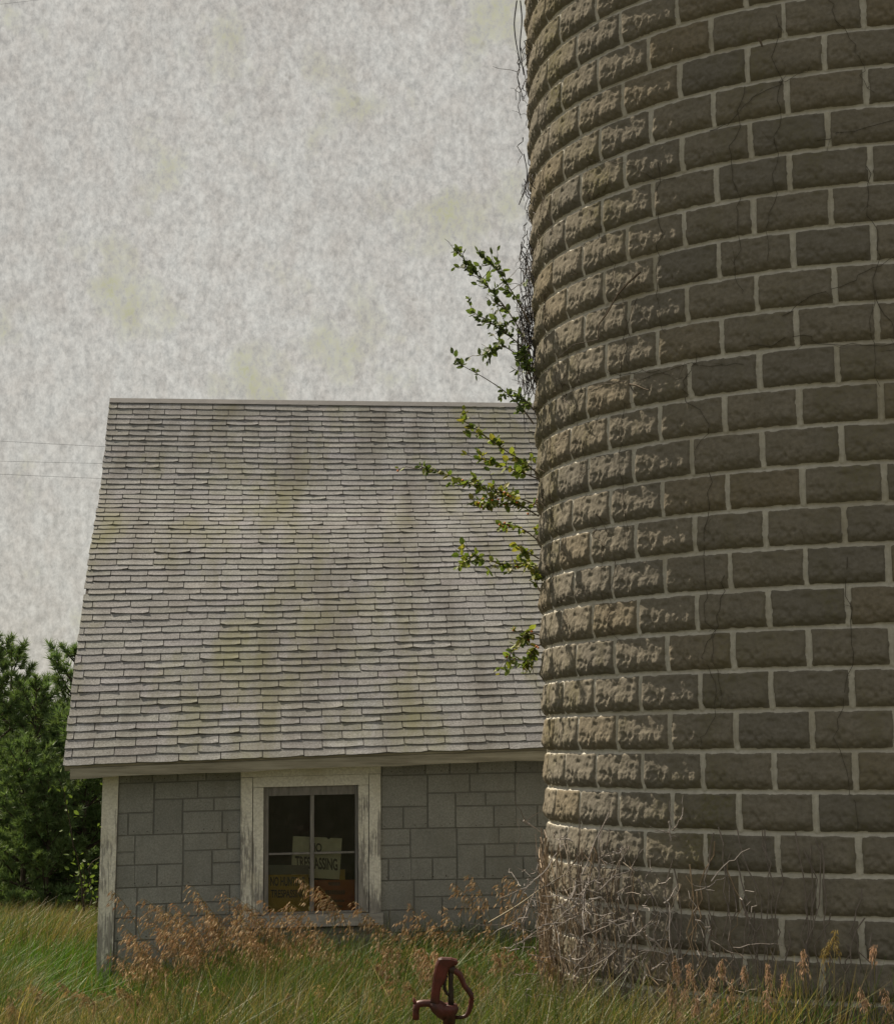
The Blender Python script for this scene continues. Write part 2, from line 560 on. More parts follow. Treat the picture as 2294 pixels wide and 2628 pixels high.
def silo_patch(g, th_a, th_b, z_a, z_b, nt, nz, at):
    th = np.linspace(th_a, th_b, nt + 1)
    z = np.linspace(z_a, z_b, nz + 1)
    T, Z = np.meshgrid(th, z, indexing='ij')
    h, mo, ti = silo_height(T.ravel(), Z.ravel())
    v = silo_pt(T.ravel(), Z.ravel(), h)
    i = np.arange(nt)[:, None] * (nz + 1); j = np.arange(nz)[None]
    f = np.stack([i + j, i + nz + 1 + j, i + nz + 2 + j, i + 1 + j], -1).reshape(-1, 4)
    g.add(v, f)
    at['mortar'].append(mo); at['tint'].append(ti)


silo = thing('silo', (SC[0], SC[1], 0), 'round tower silo of rock faced concrete blocks with pale mortar joints', 'silo')
g = Geo()
A = {'mortar': [], 'tint': []}
tl, tr = TH0 - 3 * DTH, TH0 + 10 * DTH          # the side seen: fine mesh
zb, zm, zt = RING0 - 7 * BH, RING0 + 26 * BH, RING0 + 31 * BH
silo_patch(g, tl, tr, zb, zm, 13 * 60, 33 * 32, A)
silo_patch(g, tl, tr, zm, zt, 13 * 12, 5 * 8, A)
silo_patch(g, tr, tl + 2 * np.pi, zb, zt, 20 * 12, 38 * 7, A)
g.build('block_wall', M_BLOCK, silo, smooth=True, attrs={q: np.concatenate(A[q]) for q in A})
g = Geo()                                       # plain concrete rim at the top, above the picture
ph = np.linspace(0, 2 * np.pi, 73)[:-1]
rr = [(SR - 0.25, zt - 0.3), (SR - 0.25, zt + 0.14), (SR + 0.05, zt + 0.14), (SR + 0.05, zt + 0.002), (SR - 0.02, zt + 0.002)]
v = np.concatenate([np.stack([SC[0] + LEAN * (5.8 - zt) + r * np.cos(ph), SC[1] + r * np.sin(ph), np.full(72, z)], 1) for r, z in rr])
i = np.arange(len(rr) - 1)[:, None] * 72; j = np.arange(72)[None]; k = (j + 1) % 72
g.add(v, np.stack([i + j, i + k, i + 72 + k, i + 72 + j], -1).reshape(-1, 4))
g.build('rim', mat_simple('rim_concrete', (0.2, 0.19, 0.16), (0.33, 0.31, 0.27), 5), silo)

# ------------------------------------------------------------------ shed
PSI = R_(6.0)
HU, HV = np.array([math.cos(PSI), math.sin(PSI)]), np.array([-math.sin(PSI), math.cos(PSI)])
HO = np.array([-2.5375, 14.63])
LEN, DEP = 6.6, 8.272
EAVE_V, EAVE_W = -0.284, EYE - 0.084


def se(u):
    u = np.clip(u, -1, 6)
    return 0.037 * u - 0.0019 * u * u


def sw(u):
    u = np.clip(u, -1, 4)
    return 0.022 * u - 0.0034 * u * u


def hp(u, v, w, settle=True):
    """shed frame to world; the old walls have sunk to the left"""
    u, v, w = (np.asarray(q, float) for q in (u, v, w))
    if settle:
        k = np.clip((w - (EYE - 0.4)) / 0.4, 0, 1)
        lean = 0.02 * np.clip(1 - u / 0.9, 0, 1) * (w - 1.6)
        w = w + sw(u) * (1 - k) + se(u) * k
        u = u + lean
    u, v, w = np.broadcast_arrays(u, v, w)
    return np.stack([HO[0] + u * HU[0] + v * HV[0], HO[1] + u * HU[1] + v * HV[1], w], -1)


def wall_uw(x, y, v0=0.0):
    """shed-frame u, w of a photograph pixel on the plane v = v0 (before settling)"""
    p0 = np.array([0, 0, EYE]); d = at(x, y, 1.0) - p0
    nrm = np.array([HV[0], HV[1], 0]); o = np.array([HO[0], HO[1], 0]) + nrm * v0
    t = ((o - p0) @ nrm) / (d @ nrm)
    p = p0 + d * t
    q = p[:2] - HO
    u, w = q @ HU, p[2]
    w0 = w
    for _ in range(20):
        k = min(max((w0 - (EYE - 0.4)) / 0.4, 0), 1)
        w0 = w - (sw(u) * (1 - k) + se(u) * k)
    return float(u), float(w0)


shed = thing('shed', (HO[0], HO[1], 0), 'low grey farm shed with a steep sagging shingle roof and white trimmed window', 'shed')

# roof profile: angle against distance up the slope, a hollow two thirds of the way up
_t = np.linspace(0, 1, 201)
_a = np.radians(np.interp(_t, [0, .15, .36, .5, .6, .66, .75, .85, 1], [41, 41, 38.5, 35, 30, 31.5, 40.5, 42.5, 42.5]))
_run = np.concatenate([[0], np.cumsum(np.cos((_a[1:] + _a[:-1]) / 2))]); _rise = np.concatenate([[0], np.cumsum(np.sin((_a[1:] + _a[:-1]) / 2))])
_run *= 4.42 / _run[-1]; _rise *= 3.516 / _rise[-1]
SLEN = float(np.sum(np.hypot(np.diff(_run), np.diff(_rise))))


def roof_pt(u, s, h=0.0, back=False):
    t = np.clip(np.asarray(s, float) / SLEN, -0.05, 1.0)
    run = np.interp(t, _t, _run) + np.minimum(t, 0) * 4.2
    rise = np.interp(t, _t, _rise) + np.minimum(t, 0) * 3.7
    a = np.interp(t, _t, _a)
    v = EAVE_V + run - h * np.sin(a)
    sag = -0.03 * np.sin(np.pi * np.clip(np.asarray(u) / 4.2, 0, 1.4)) * np.sin(np.pi * np.clip(t, 0, 1)) * 0.6
    w = EAVE_W + rise + h * np.cos(a) + se(u) * (1 - t) + sag
    if back:
        v = 2 * (EAVE_V + 4.42) - v
    return hp(u, v, w, False)


U0, U1 = -0.298, LEN + 0.3
NROW = 61
EXPO = SLEN / NROW
TAB = 0.306


def shingle_rows(g, back):
    kx = 7
    for r in range(NROW):
        s0 = r * EXPO
        u = U0 + (0.01 * rng.normal()) - TAB * ((r % 2) * 0.5 + 0.28 + 0.03 * rng.normal() + 0.012 * r % 0.11)
        rowj = 0.004 * rng.normal()
        while u < U1 - 0.02:
            ua, ub = max(u + 0.0035, U0 - 0.004 - 0.010 * rng.random()), min(u + TAB - 0.0035, U1)
            u += TAB
            if ub - ua < 0.025:
                continue
            uu = np.linspace(ua, ub, kx)
            q = np.linspace(-1, 1, kx)
            tilt, bow = 0.0035 * rng.normal(), 0.003 * rng.normal()
            lift = 0.0072 + 0.0038 * rng.random() + np.abs(q) ** 3 * max(0, 0.004 * rng.normal() + 0.001)
            low = s0 + rowj + 0.012 * (vnoise(uu * 1.3, np.full(kx, r * 0.35), 8) - 0.5) + tilt * q + bow * q * q + 0.0045 * np.clip(np.abs(q) - 0.7, 0, 1) / 0.3 + 0.0055 * (vnoise(uu * 45, np.full(kx, r * 9.1), 4) - 0.5)
            top = np.full(kx, s0 + EXPO * 1.12)
            sml = np.minimum(top, SLEN)
            va = roof_pt(uu, sml, 0.0015, back)
            vm = roof_pt(uu, (low + s0 + EXPO) / 2, 0.0042 + 0.0006 * rng.normal(), back)
            vb = roof_pt(uu, low, lift, back)
            vc = roof_pt(uu, low + 0.002, 0.0, back)
            v = np.concatenate([va, vm, vb, vc])
            f = []
            for b in range(3):
                for i in range(kx - 1):
                    f.append([b * kx + i, (b + 1) * kx + i, (b + 1) * kx + i + 1, b * kx + i + 1])
            f = np.array(f)
            f2 = [[0, kx, 2 * kx, 3 * kx], [kx - 1, 4 * kx - 1, 3 * kx - 1, 2 * kx - 1]]
            if back:
                f = f[:, ::-1]
            tn = 1.0 + 0.075 * rng.normal()
            c = np.array([tn, tn * (1 + 0.012 * rng.normal()), tn * (1 + 0.025 * rng.normal())])
            g.add(v, f, 0, c); g.add(v, f2, 0, c)


roof = thing('roof', (HO[0], HO[1], 0), None, None)
roof.parent = shed
roof.location = (0, 0, 0)
COLS = Geo(); shingle_rows(COLS, False)
COLS.build('shingles', M_SHING, roof)
g = Geo(); shingle_rows(g, True)
g.build('shingles', M_SHING, roof)
g = Geo()
for back in (False, True):                     # deck under the shingles, with rake edges
    us = np.linspace(U0 + 0.004, U1 - 0.004, 30); ss = np.linspace(0.006, SLEN, 60)
    UU, SS = np.meshgrid(us, ss, indexing='ij')
    top = roof_pt(UU.ravel(), SS.ravel(), -0.0005, back); bot = roof_pt(UU.ravel(), SS.ravel(), -0.05, back)
    n, m_ = len(us), len(ss)
    i = np.arange(n - 1)[:, None] * m_; j = np.arange(m_ - 1)[None]
    q = np.stack([i + j, i + m_ + j, i + m_ + 1 + j, i + 1 + j], -1).reshape(-1, 4)
    o = n * m_
    ed = []
    for j in range(m_ - 1):
        ed += [[j, j + 1, o + j + 1, o + j], [(n - 1) * m_ + j, o + (n - 1) * m_ + j, o + (n - 1) * m_ + j + 1, (n - 1) * m_ + j + 1]]
    for i in range(n - 1):
        ed += [[i * m_, o + i * m_, o + (i + 1) * m_, (i + 1) * m_]]
    g.add(np.concatenate([top, bot]), np.concatenate([q, q[:, ::-1] + o]), 0)
    g.add(np.concatenate([top, bot]), ed, 1)
g.build('deck', [M_UNDER, M_FASCIA], roof)
g = Geo()                                      # ridge cap: a folded strip
us = np.linspace(U0 - 0.012, U1 + 0.01, 24)
prof = []
for back in (False, True):
    for s, h in ((SLEN - 0.085, 0.009), (SLEN - 0.085, 0.012), (SLEN - 0.02, 0.02)):
        prof.append(roof_pt(us, np.full(len(us), s), h, back))
prof = prof[:3] + prof[3:][::-1]
v = np.concatenate(prof); n = len(us)
g.add(v, [[b * n + i, b * n + i + 1, (b + 1) * n + i + 1, (b + 1) * n + i] for b in range(5) for i in range(n - 1)])
g.add(v, [[b * n for b in range(6)], [b * n + n - 1 for b in range(6)][::-1]])
g.build('ridge_cap', M_RIDGE, roof)

# fascia under the eave, soffit, rake boards
g = Geo()
us = np.linspace(U0 + 0.045, U1 - 0.02, 40)
wz = EAVE_W + se(us)
def strip(g, us, v0, v1, wt, wb, mat=0):
    n = len(us)
    p = np.concatenate([hp(us, v0, wb, False), hp(us, v1, wb, False), hp(us, v1, wt, False), hp(us, v0, wt, False)])
    f = [[b * n + i, b * n + i + 1, ((b + 1) % 4) * n + i + 1, ((b + 1) % 4) * n + i] for b in range(4) for i in range(n - 1)]
    g.add(p, np.array(f)[:, ::-1], mat)
    g.add(p, [[0, n, 2 * n, 3 * n], [4 * n - 1, 3 * n - 1, 2 * n - 1, n - 1]], mat)
wav = 0.004 * np.sin(us * 5.1) + 0.003 * np.sin(us * 11)
strip(g, us, EAVE_V + 0.012, EAVE_V + 0.034, wz - 0.020, wz - 0.092 + wav)
strip(g, us, EAVE_V + 0.035, 0.0, wz - 0.075, wz - 0.086)
g.build('fascia', M_FASCIA, shed)

# window rectangle from the photograph, in the wall's own measures
wx0, _ = wall_uw(617, 2150); wx1, _ = wall_uw(977, 2150)
_, wtop = wall_uw(797, 1957); _, wsill = wall_uw(797, 2346); _, wbot = wall_uw(797, 2381)
sx0, _ = wall_uw(677, 2150); sx1, _ = wall_uw(918, 2150)
_, stop = wall_uw(797, 2018)
jx0, _ = wall_uw(648, 2150); jx1, _ = wall_uw(946, 2150)
_, jtop = wall_uw(797, 1991)


def box(g, u0, u1, v0, v1, w0, w1, mat=0, nu=1, bev=0.0, col=None):
    for a in range(nu):
        ua, ub = u0 + (u1 - u0) * a / nu, u0 + (u1 - u0) * (a + 1) / nu
        b = bev
        P = [(ua, v1, w0), (ub, v1, w0), (ub, v1, w1), (ua, v1, w1), (ua + b, v0, w0 + b), (ub - b, v0, w0 + b), (ub - b, v0, w1 - b), (ua + b, v0, w1 - b)]
        p = np.array([hp(*q) for q in P])
        g.add(p, [[3, 2, 1, 0][::-1], [4, 5, 6, 7], [0, 1, 5, 4], [1, 2, 6, 5], [2, 3, 7, 6], [3, 0, 4, 7]], mat, col)


# front wall: backing with the window opening, then the slabs of the siding
HEAD_W = EAVE_W + 0.16
g = Geo()
for (a, b, c, d) in ((0, jx0, 0, HEAD_W), (jx1, LEN, 0, HEAD_W), (jx0, jx1, 0, wsill - 0.02), (jx0, jx1, jtop, HEAD_W)):
    box(g, a, b, 0.0, 0.09, c, d, 1, nu=max(1, int((b - a) / 0.5)))
UNIT = [(0, 405, 0, 245, 0), (418, 785, 0, 136, 0), (795, 1196, 0, 132, 0), (418, 655, 147, 436, 0), (667, 925, 145, 245, 0), (938, 1196, 145, 245, 0),
        (667, 1000, 258, 436, 0), (1012, 1205, 258, 436, 1), (0, 186, 258, 436, 1), (198, 405, 256, 436, 0)]
PX = 1.0 / 1180.0
CH = 0.3835
_, wl = wall_uw(1180, 1988)
uref, _ = wall_uw(1000 + 330 / 3.42, 2050)
offs = [0.0, 260 * PX, -125 * PX, 135 * PX, -30 * PX, 200 * PX]


def cut(rects, hole):
    out = []
    for (a, b, c, d, rb) in rects:
        if b <= hole[0] or a >= hole[1] or d <= hole[2] or c >= hole[3]:
            out.append((a, b, c, d, rb)); continue
        if a < hole[0]: out.append((a, hole[0], c, d, rb))
        if b > hole[1]: out.append((hole[1], b, c, d, rb))
        a2, b2 = max(a, hole[0]), min(b, hole[1])
        if c < hole[2]: out.append((a2, b2, c, hole[2], rb))
        if d > hole[3]: out.append((a2, b2, hole[3], d, rb))
    return out


hole = (wx0 + 0.02, wx1 - 0.02, wbot - 0.005, wtop + 0.02)
for ci in range(-1, 5):
    base_w = wl - (ci) * CH
    off = offs[ci % 6]
    un = 1205 * PX
    for kk in range(-6, 8):
        ub = uref - 410 * PX + off + kk * un
        for (a, b, c, d, rb) in UNIT:
            r = (ub + a * PX, ub + b * PX, base_w - d * CH / 445, base_w - c * CH / 445, rb)
            r = (max(r[0], 0.088), min(r[1], LEN - 0.09), max(r[2], 0.02), min(r[3], HEAD_W - 0.002), rb)
            if r[1] - r[0] < 0.012 or r[3] - r[2] < 0.012:
                continue
            for (ua, uc, wa, wb_, rb2) in cut([r], hole):
                if uc - ua < 0.006 or wb_ - wa < 0.006:
                    continue
                tn = 1 + 0.05 * rng.normal()
                dep = 0.0045 + 0.004 * (base_w - wa) / CH
                box(g, ua, uc, -dep, -0.0005, wa, wb_, 0, nu=max(1, int((uc - ua) / 0.25)), bev=0.0015, col=(tn, tn, tn * 0.99))
                if rb2:
                    for q in np.arange(ua + 0.008, uc - 0.008, 0.013):
                        box(g, q, q + 0.006, -dep - 0.0022, -dep + 0.0004, wa + 0.004, wb_ - 0.004, 0, col=(tn, tn, tn))
    for u in np.arange(0.12, LEN - 0.1, 0.098):       # a line of nail heads along each course
        if hole[0] - .02 < u < hole[1] + .02 and base_w - CH < hole[3]:
            continue
        if base_w - CH + 0.02 > HEAD_W or base_w - CH < 0.02 or rng.random() < 0.25:
            continue
        uu = u + 0.02 * rng.normal(); ww = base_w - CH + 0.03 + 0.003 * rng.normal()
        ph8 = np.arange(8) * np.pi / 4
        g.add(hp(uu + 0.0036 * np.cos(ph8), -0.0125, ww + 0.0036 * np.sin(ph8)), [list(range(8))], 2)
g.build('front_wall', [M_SIDE, M_GROOVE, M_NAIL], shed)

# the other walls, closed so that the inside is dark
g = Geo()
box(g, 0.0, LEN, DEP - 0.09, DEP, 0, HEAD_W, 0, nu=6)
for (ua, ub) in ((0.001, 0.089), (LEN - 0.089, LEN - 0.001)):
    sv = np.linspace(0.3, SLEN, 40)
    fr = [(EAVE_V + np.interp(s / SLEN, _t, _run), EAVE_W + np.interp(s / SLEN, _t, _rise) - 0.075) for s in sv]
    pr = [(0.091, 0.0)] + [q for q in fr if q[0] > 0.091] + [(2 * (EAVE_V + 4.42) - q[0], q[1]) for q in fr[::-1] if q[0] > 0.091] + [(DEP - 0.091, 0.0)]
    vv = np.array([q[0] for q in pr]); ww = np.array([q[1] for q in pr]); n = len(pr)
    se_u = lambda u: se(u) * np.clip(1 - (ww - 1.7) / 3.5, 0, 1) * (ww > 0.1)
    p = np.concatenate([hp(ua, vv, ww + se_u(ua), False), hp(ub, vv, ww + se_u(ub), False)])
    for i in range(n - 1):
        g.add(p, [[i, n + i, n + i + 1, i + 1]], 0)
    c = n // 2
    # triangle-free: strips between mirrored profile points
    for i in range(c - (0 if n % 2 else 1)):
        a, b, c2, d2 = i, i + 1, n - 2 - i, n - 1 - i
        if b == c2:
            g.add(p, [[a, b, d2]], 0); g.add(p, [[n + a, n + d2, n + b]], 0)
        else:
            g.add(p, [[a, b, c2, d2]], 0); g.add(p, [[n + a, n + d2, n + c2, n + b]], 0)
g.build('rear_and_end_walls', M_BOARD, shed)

for (a, b) in ((-0.012, 0.082), (LEN - 0.082, LEN + 0.012)):      # corner boards, left one seen
    g = Geo()
    for q in range(8):
        w0, w1 = HEAD_W * q / 8, HEAD_W * (q + 1) / 8 - (0.10 if q == 7 else 0)
        box(g, a, b, -0.032, 0.0, w0, w1, 0)
    g.build('corner_board', M_PAINT, shed)
g = Geo()
box(g, -0.034, -0.0125, -0.032, 0.07, 0, HEAD_W - 0.1, 0)
g.build('corner_board', M_PAINT, shed)

# window
win = thing('window', (0, 0, 0), None, None); win.parent = shed
g = Geo()
cas = -0.035
# head piece reaches up behind the fascia
box(g, wx0, jx0 - 0.001, cas, 0.0, wbot + 0.01, jtop - 0.001, bev=0.002)
box(g, jx1 + 0.001, wx1, cas, 0.0, wbot + 0.01, jtop - 0.001, bev=0.002)
box(g, wx0, wx1, cas, 0.0, jtop + 0.001, wtop + 0.05, nu=3)
g.build('casing', M_PAINT2, win)
g = Geo()
box(g, jx0 + 0.001, sx0 - 0.001, cas + 0.008, 0.085, wsill + 0.001, stop - 0.0005, bev=0.002)
box(g, sx1 + 0.001, jx1 - 0.001, cas + 0.008, 0.085, wsill + 0.001, stop - 0.0005, bev=0.002)
box(g, jx0 + 0.001, jx1 - 0.001, cas + 0.008, 0.085, stop + 0.0005, jtop - 0.001, nu=3)
g.build('frame', M_PAINT2, win)
px0, _ = wall_uw(689.5, 2150, 0.01); px1, _ = wall_uw(911, 2150, 0.01)
_, ptop = wall_uw(797, 2041, 0.01); _, pbot = wall_uw(797, 2340, 0.01)
mu0, _ = wall_uw(795.5, 2150, 0.01); mu1, _ = wall_uw(806.5, 2150, 0.01)
_, mw1 = wall_uw(797, 2187.5, 0.01); _, mw0 = wall_uw(797, 2193, 0.01)
g = Geo()
sv0, sv1 = 0.004, 0.036
box(g, sx0, px0, sv0, sv1, wsill, stop - 0.001, bev=0.002)
box(g, px1, sx1, sv0, sv1, wsill, stop - 0.001, bev=0.002)
box(g, px0 + 0.0005, px1 - 0.0005, sv0, sv1, ptop, stop - 0.001)
box(g, px0 + 0.0005, px1 - 0.0005, sv0, sv1, wsill, pbot)
g.build('sash', M_SASH, win)
g = Geo()
box(g, mu0, mu1, sv0 + 0.002, sv1 - 0.004, pbot + 0.0005, ptop - 0.0005, bev=0.002)
g.build('muntin', M_SASH, win)
for (a, b) in ((px0, mu0), (mu1, px1)):
    g = Geo()
    box(g, a + 0.0008, b - 0.0008, sv0 + 0.004, sv1 - 0.006, mw0, mw1, bev=0.001)
    g.build('muntin', M_SASH, win)
    for (c, d) in ((pbot, mw0), (mw1, ptop)):
        g = Geo()
        box(g, a + 0.0002, b - 0.0002, 0.019, 0.022, c + 0.0002, d - 0.0002)
        g.build('pane', M_GLASS, win)
g = Geo()
box(g, wx0 - 0.015, wx1 + 0.015, -0.075, 0.09, wbot + 0.008, wsill - 0.001, nu=3, bev=0.003)
g.build('sill', M_SILL, win)


# papers in the window
def card(name, corners_px, v0, mt, label, cat, group=None, notch=None, thick=0.0015):
    """flat card standing behind the glass, corners given as photograph pixels"""
    uw = [wall_uw(x, y, v0) for x, y in corners_px]
    pts = np.array([hp(u, v0, w_) for u, w_ in uw]); bk = np.array([hp(u, v0 + thick, w_) for u, w_ in uw])
    n = len(pts)
    c = pts.mean(0)
    o = thing(name, c, label, cat, group)
    g = Geo()
    p = np.concatenate([pts, bk])
    g.add(p, [list(range(n))[::-1]]); g.add(p, [list(range(n, 2 * n))])
    g.add(p, [[i, (i + 1) % n, n + (i + 1) % n, n + i] for i in range(n)])
    g.build('sheet', mt, o)
    return o


def lettering(parent, text, x0, x1, yb, yt, v0, slant=0.0, drop=0.0, mt=None):
    """printed words filling photograph pixels x0..x1, baseline yb, cap height to yt; drop tilts the line"""
    cu = bpy.data.curves.new('lettering', 'FONT')
    cu.body = text; cu.size = 1.0; cu.extrude = 0.0; cu.offset = 0.03; cu.shear = slant
    tmp = bpy.data.objects.new('lettering', cu)
    COL.objects.link(tmp)
    dg = bpy.context.evaluated_depsgraph_get()
    me = bpy.data.meshes.new_from_object(tmp.evaluated_get(dg))
    bpy.data.objects.remove(tmp)
    n = len(me.vertices)
    co = np.zeros(n * 3); me.vertices.foreach_get('co', co); co = co.reshape(-1, 3)
    a = (co[:, 0] - co[:, 0].min()) / np.ptp(co[:, 0]); b = (co[:, 1] - co[:, 1].min()) / np.ptp(co[:, 1])
    out = np.zeros((n, 3))
    for i in range(n):
        u, w_ = wall_uw(x0 + a[i] * (x1 - x0), yb + b[i] * (yt - yb) + drop * a[i] * (x1 - x0), v0)
        out[i] = hp(u, v0, w_)
    out -= np.array(parent.location)
    me.vertices.foreach_set('co', out.astype(np.float32).ravel()); me.update()
    me.materials.append(mt or M_INK)
    o = bpy.data.objects.new('lettering', me); COL.objects.link(o); o.parent = parent
    return o


def z3(x, y): return (550 + x / 3.584, 1900 + y / 3.584)
ycard = card('paper_sign', [z3(478, 1240), z3(868, 1236), z3(872, 1640), z3(470, 1640)], 0.045, M_YELLOW,
             'faded yellow no hunting sign low in the left half of the shed window', 'sign')
lettering(ycard, 'NO HUNTING', 694, 782, 2275, 2251, 0.0443)
lettering(ycard, 'TRESPASSING', 695, 783, 2305, 2284, 0.0443)
gcard = card('cardboard_strip', [z3(478, 1148), z3(866, 1152), z3(868, 1234), z3(478, 1238)], 0.050, M_GREYCARD,
             'plain grey cardboard strip above the yellow sign in the shed window', 'cardboard')
wcard = card('paper_sign', [z3(725, 884), z3(1030, 897), z3(1052, 914), z3(1070, 900), z3(1175, 905), z3(1150, 1282), z3(905, 1268), z3(705, 1255)], 0.060, M_CARD,
             'cream white no trespassing card leaning in the middle of the shed window', 'sign')
lettering(wcard, 'NO', 795, 826, 2187, 2164, 0.0592, drop=0.03)
lettering(wcard, 'TRESPASSING', 757, 867, 2228, 2197, 0.0592, slant=-0.12, drop=0.07)
ocard = card('paper_sign', [z3(880, 1290), z3(1300, 1285), z3(1300, 1640), z3(880, 1640)], 0.075, M_ORANGE,
             'dull orange sign with small dark print low in right half of shed window', 'sign')
g = Geo()
for (xa, xb, y0, y1, nn) in ((843, 873, 2274, 2264, 6), (835, 886, 2297, 2285, 9), (838, 884, 2316, 2309, 14), (838, 880, 2330, 2324, 15)):
    g = Geo()
    for q in range(nn):                        # rows of print too faded to read
        a = xa + (xb - xa) * (q + 0.12) / nn; b = xa + (xb - xa) * (q + 0.78) / nn
        P = [wall_uw(x, y, 0.0743) for x, y in ((a, y0), (b, y0 - 0.5), (b, y1 + rng.random()), (a, y1))]
        g.add(np.array([hp(u, 0.0743, w_) for u, w_ in P]), [[0, 1, 2, 3]])
    g.build('lettering', M_INK, ocard)
bcard = card('paper_sign', [z3(1150, 1190), z3(1200, 1190), z3(1203, 1305), z3(1150, 1310)], 0.082, M_YELLOW,
             'small yellow corner of paper showing between the white card and orange sign', 'sign')

# ------------------------------------------------------------------ vines
LEAF_V = np.array([[0, 0, 0], [.33, 0, -.03], [.68, 0, -.02], [1, 0, .05], [.3, .27, .05], [.68, .24, .06], [.3, -.27, .05], [.68, -.24, .06]])
LEAF_F = [[0, 1, 4], [1, 2, 5, 4], [2, 3, 5], [0, 6, 1], [1, 6, 7, 2], [2, 7, 3]]


def pxpath(pts, d):
    """polyline of photograph pixels (at 1792 wide) with depth(s), smoothed"""
    pts = np.array(pts, float) * (2294 / 1792)
    d = np.broadcast_to(np.asarray(d, float), (len(pts),))
    p = np.array([at(x, y, q) for (x, y), q in zip(pts, d)])
    t = np.linspace(0, len(p) - 1, 5 * (len(p) - 1) + 1)
    q = np.stack([np.interp(t, np.arange(len(p)), p[:, i]) for i in range(3)], 1)
    k = np.array([.25, .5, .25])
    for _ in range(3):
        q[1:-1] = np.stack([np.convolve(q[:, i], k, 'valid') for i in range(3)], 1)
    return q


def leafy_branch(parent, path, n_leaf, r0, greens, size, spread, berries=0):
    n_leaf = int(n_leaf * 1.35)
    br = Geo(); lf = Geo()
    br.tube(path, r0, 0.0018, 5, col=(0.16, 0.13, 0.10))
    L = len(path)
    nodes = []
    for _ in range(max(3, n_leaf // 9)):       # side twigs
        i = int(L * (0.12 + 0.85 * rng.random()))
        i = min(i, L - 2)
        d = path[min(i + 1, L - 1)] - path[i]; d /= np.linalg.norm(d)
        e = d + rng.normal(0, 0.75, 3) * np.array([1, 1.2, 1]); e /= np.linalg.norm(e)
        tw = wander(path[i], path[i] + e * spread * (0.4 + 0.8 * rng.random()), 6, 0.006)
        br.tube(tw, 0.0028, 0.0012, 4, col=(0.15, 0.13, 0.09))
        nodes.append(tw)
    pos, dr = [], []
    for _ in range(n_leaf):
        src = path[L // 5:] if rng.random() < 0.35 else nodes[rng.integers(len(nodes))]
        i = rng.integers(0, len(src) - 1)
        a = src[i] + (src[i + 1] - src[i]) * rng.random()
        d = (src[i + 1] - src[i]); d /= np.linalg.norm(d) + 1e-9
        e = d * 0.6 + rng.normal(0, 0.7, 3) + np.array([0, 0, -0.15])
        pos.append(a); dr.append(e)
    pos, dr = np.array(pos), np.array(dr)
    nrm = rng.normal(0, 0.6, pos.shape) + np.array([-0.3, -0.3, 0.8])
    cols = np.array(greens)[rng.integers(0, len(greens), len(pos))] * (0.75 + 0.5 * rng.random((len(pos), 1)))
    sc = size * (0.6 + 0.7 * rng.random(len(pos)))
    lf.inst(LEAF_V, LEAF_F, pos, frames(dr, nrm), sc[:, None] * np.array([1, 1.15, 1]), col=cols)
    b = br.build('branch', M_TWIG, parent)
    lf.build('leaves', M_LEAF, b)
    if berries:
        ico = np.array([[1, 0, 0], [-1, 0, 0], [0, 1, 0], [0, -1, 0], [0, 0, 1], [0, 0, -1.]])
        fc = [[0, 2, 4], [2, 1, 4], [1, 3, 4], [3, 0, 4], [2, 0, 5], [1, 2, 5], [3, 1, 5], [0, 3, 5]]
        p = pos[rng.integers(0, len(pos), berries)] + rng.normal(0, 0.012, (berries, 3))
        for q in p:
            by = Geo()
            by.inst(ico, fc, q[None], np.eye(3)[None], np.array([0.0085]))
            by.build('berry', M_BERRY, b, smooth=True)


G_SHADED = [(0.085, 0.125, 0.045), (0.12, 0.165, 0.055), (0.07, 0.10, 0.045)]  # leaf greens darkened like silhouettes on the sky, shade put into the colour
G_LIT = [(0.15, 0.20, 0.045), (0.20, 0.235, 0.05), (0.10, 0.15, 0.035), (0.23, 0.22, 0.055)]  # the same leaves made brighter and yellower, sunlight put into the colour
vine1 = thing('leafy_vine', at(1372, 900, 11.75), 'leafy vine sprays standing out from the silo edge against the sky', 'vine')
for pts, n, sp in (
        ([(1064, 700), (1030, 640), (1000, 598), (950, 545), (912, 497)], 95, 0.13),
        ([(1063, 650), (1030, 590), (1000, 545), (962, 505)], 62, 0.12),
        ([(1064, 712), (1030, 680), (990, 650), (942, 622)], 62, 0.11),
        ([(1066, 738), (1040, 712), (1005, 690), (975, 705)], 60, 0.11),
        ([(1070, 850), (1045, 815), (1010, 782), (968, 755), (918, 728)], 26, 0.07),
        ([(1066, 760), (1055, 735), (1050, 700)], 45, 0.09),
        ([(1070, 822), (1058, 805), (1035, 795), (1010, 790)], 40, 0.08)):
    leafy_branch(vine1, pxpath(pts, np.linspace(11.72, 11.55 + 0.3 * rng.random(), len(pts))), n, 0.005, G_SHADED, 0.043, sp * 1.35)
vine2 = thing('leafy_vine', at(1378, 1300, 11.72), 'yellow green vine with orange berries reaching from the silo edge across the roof', 'vine')
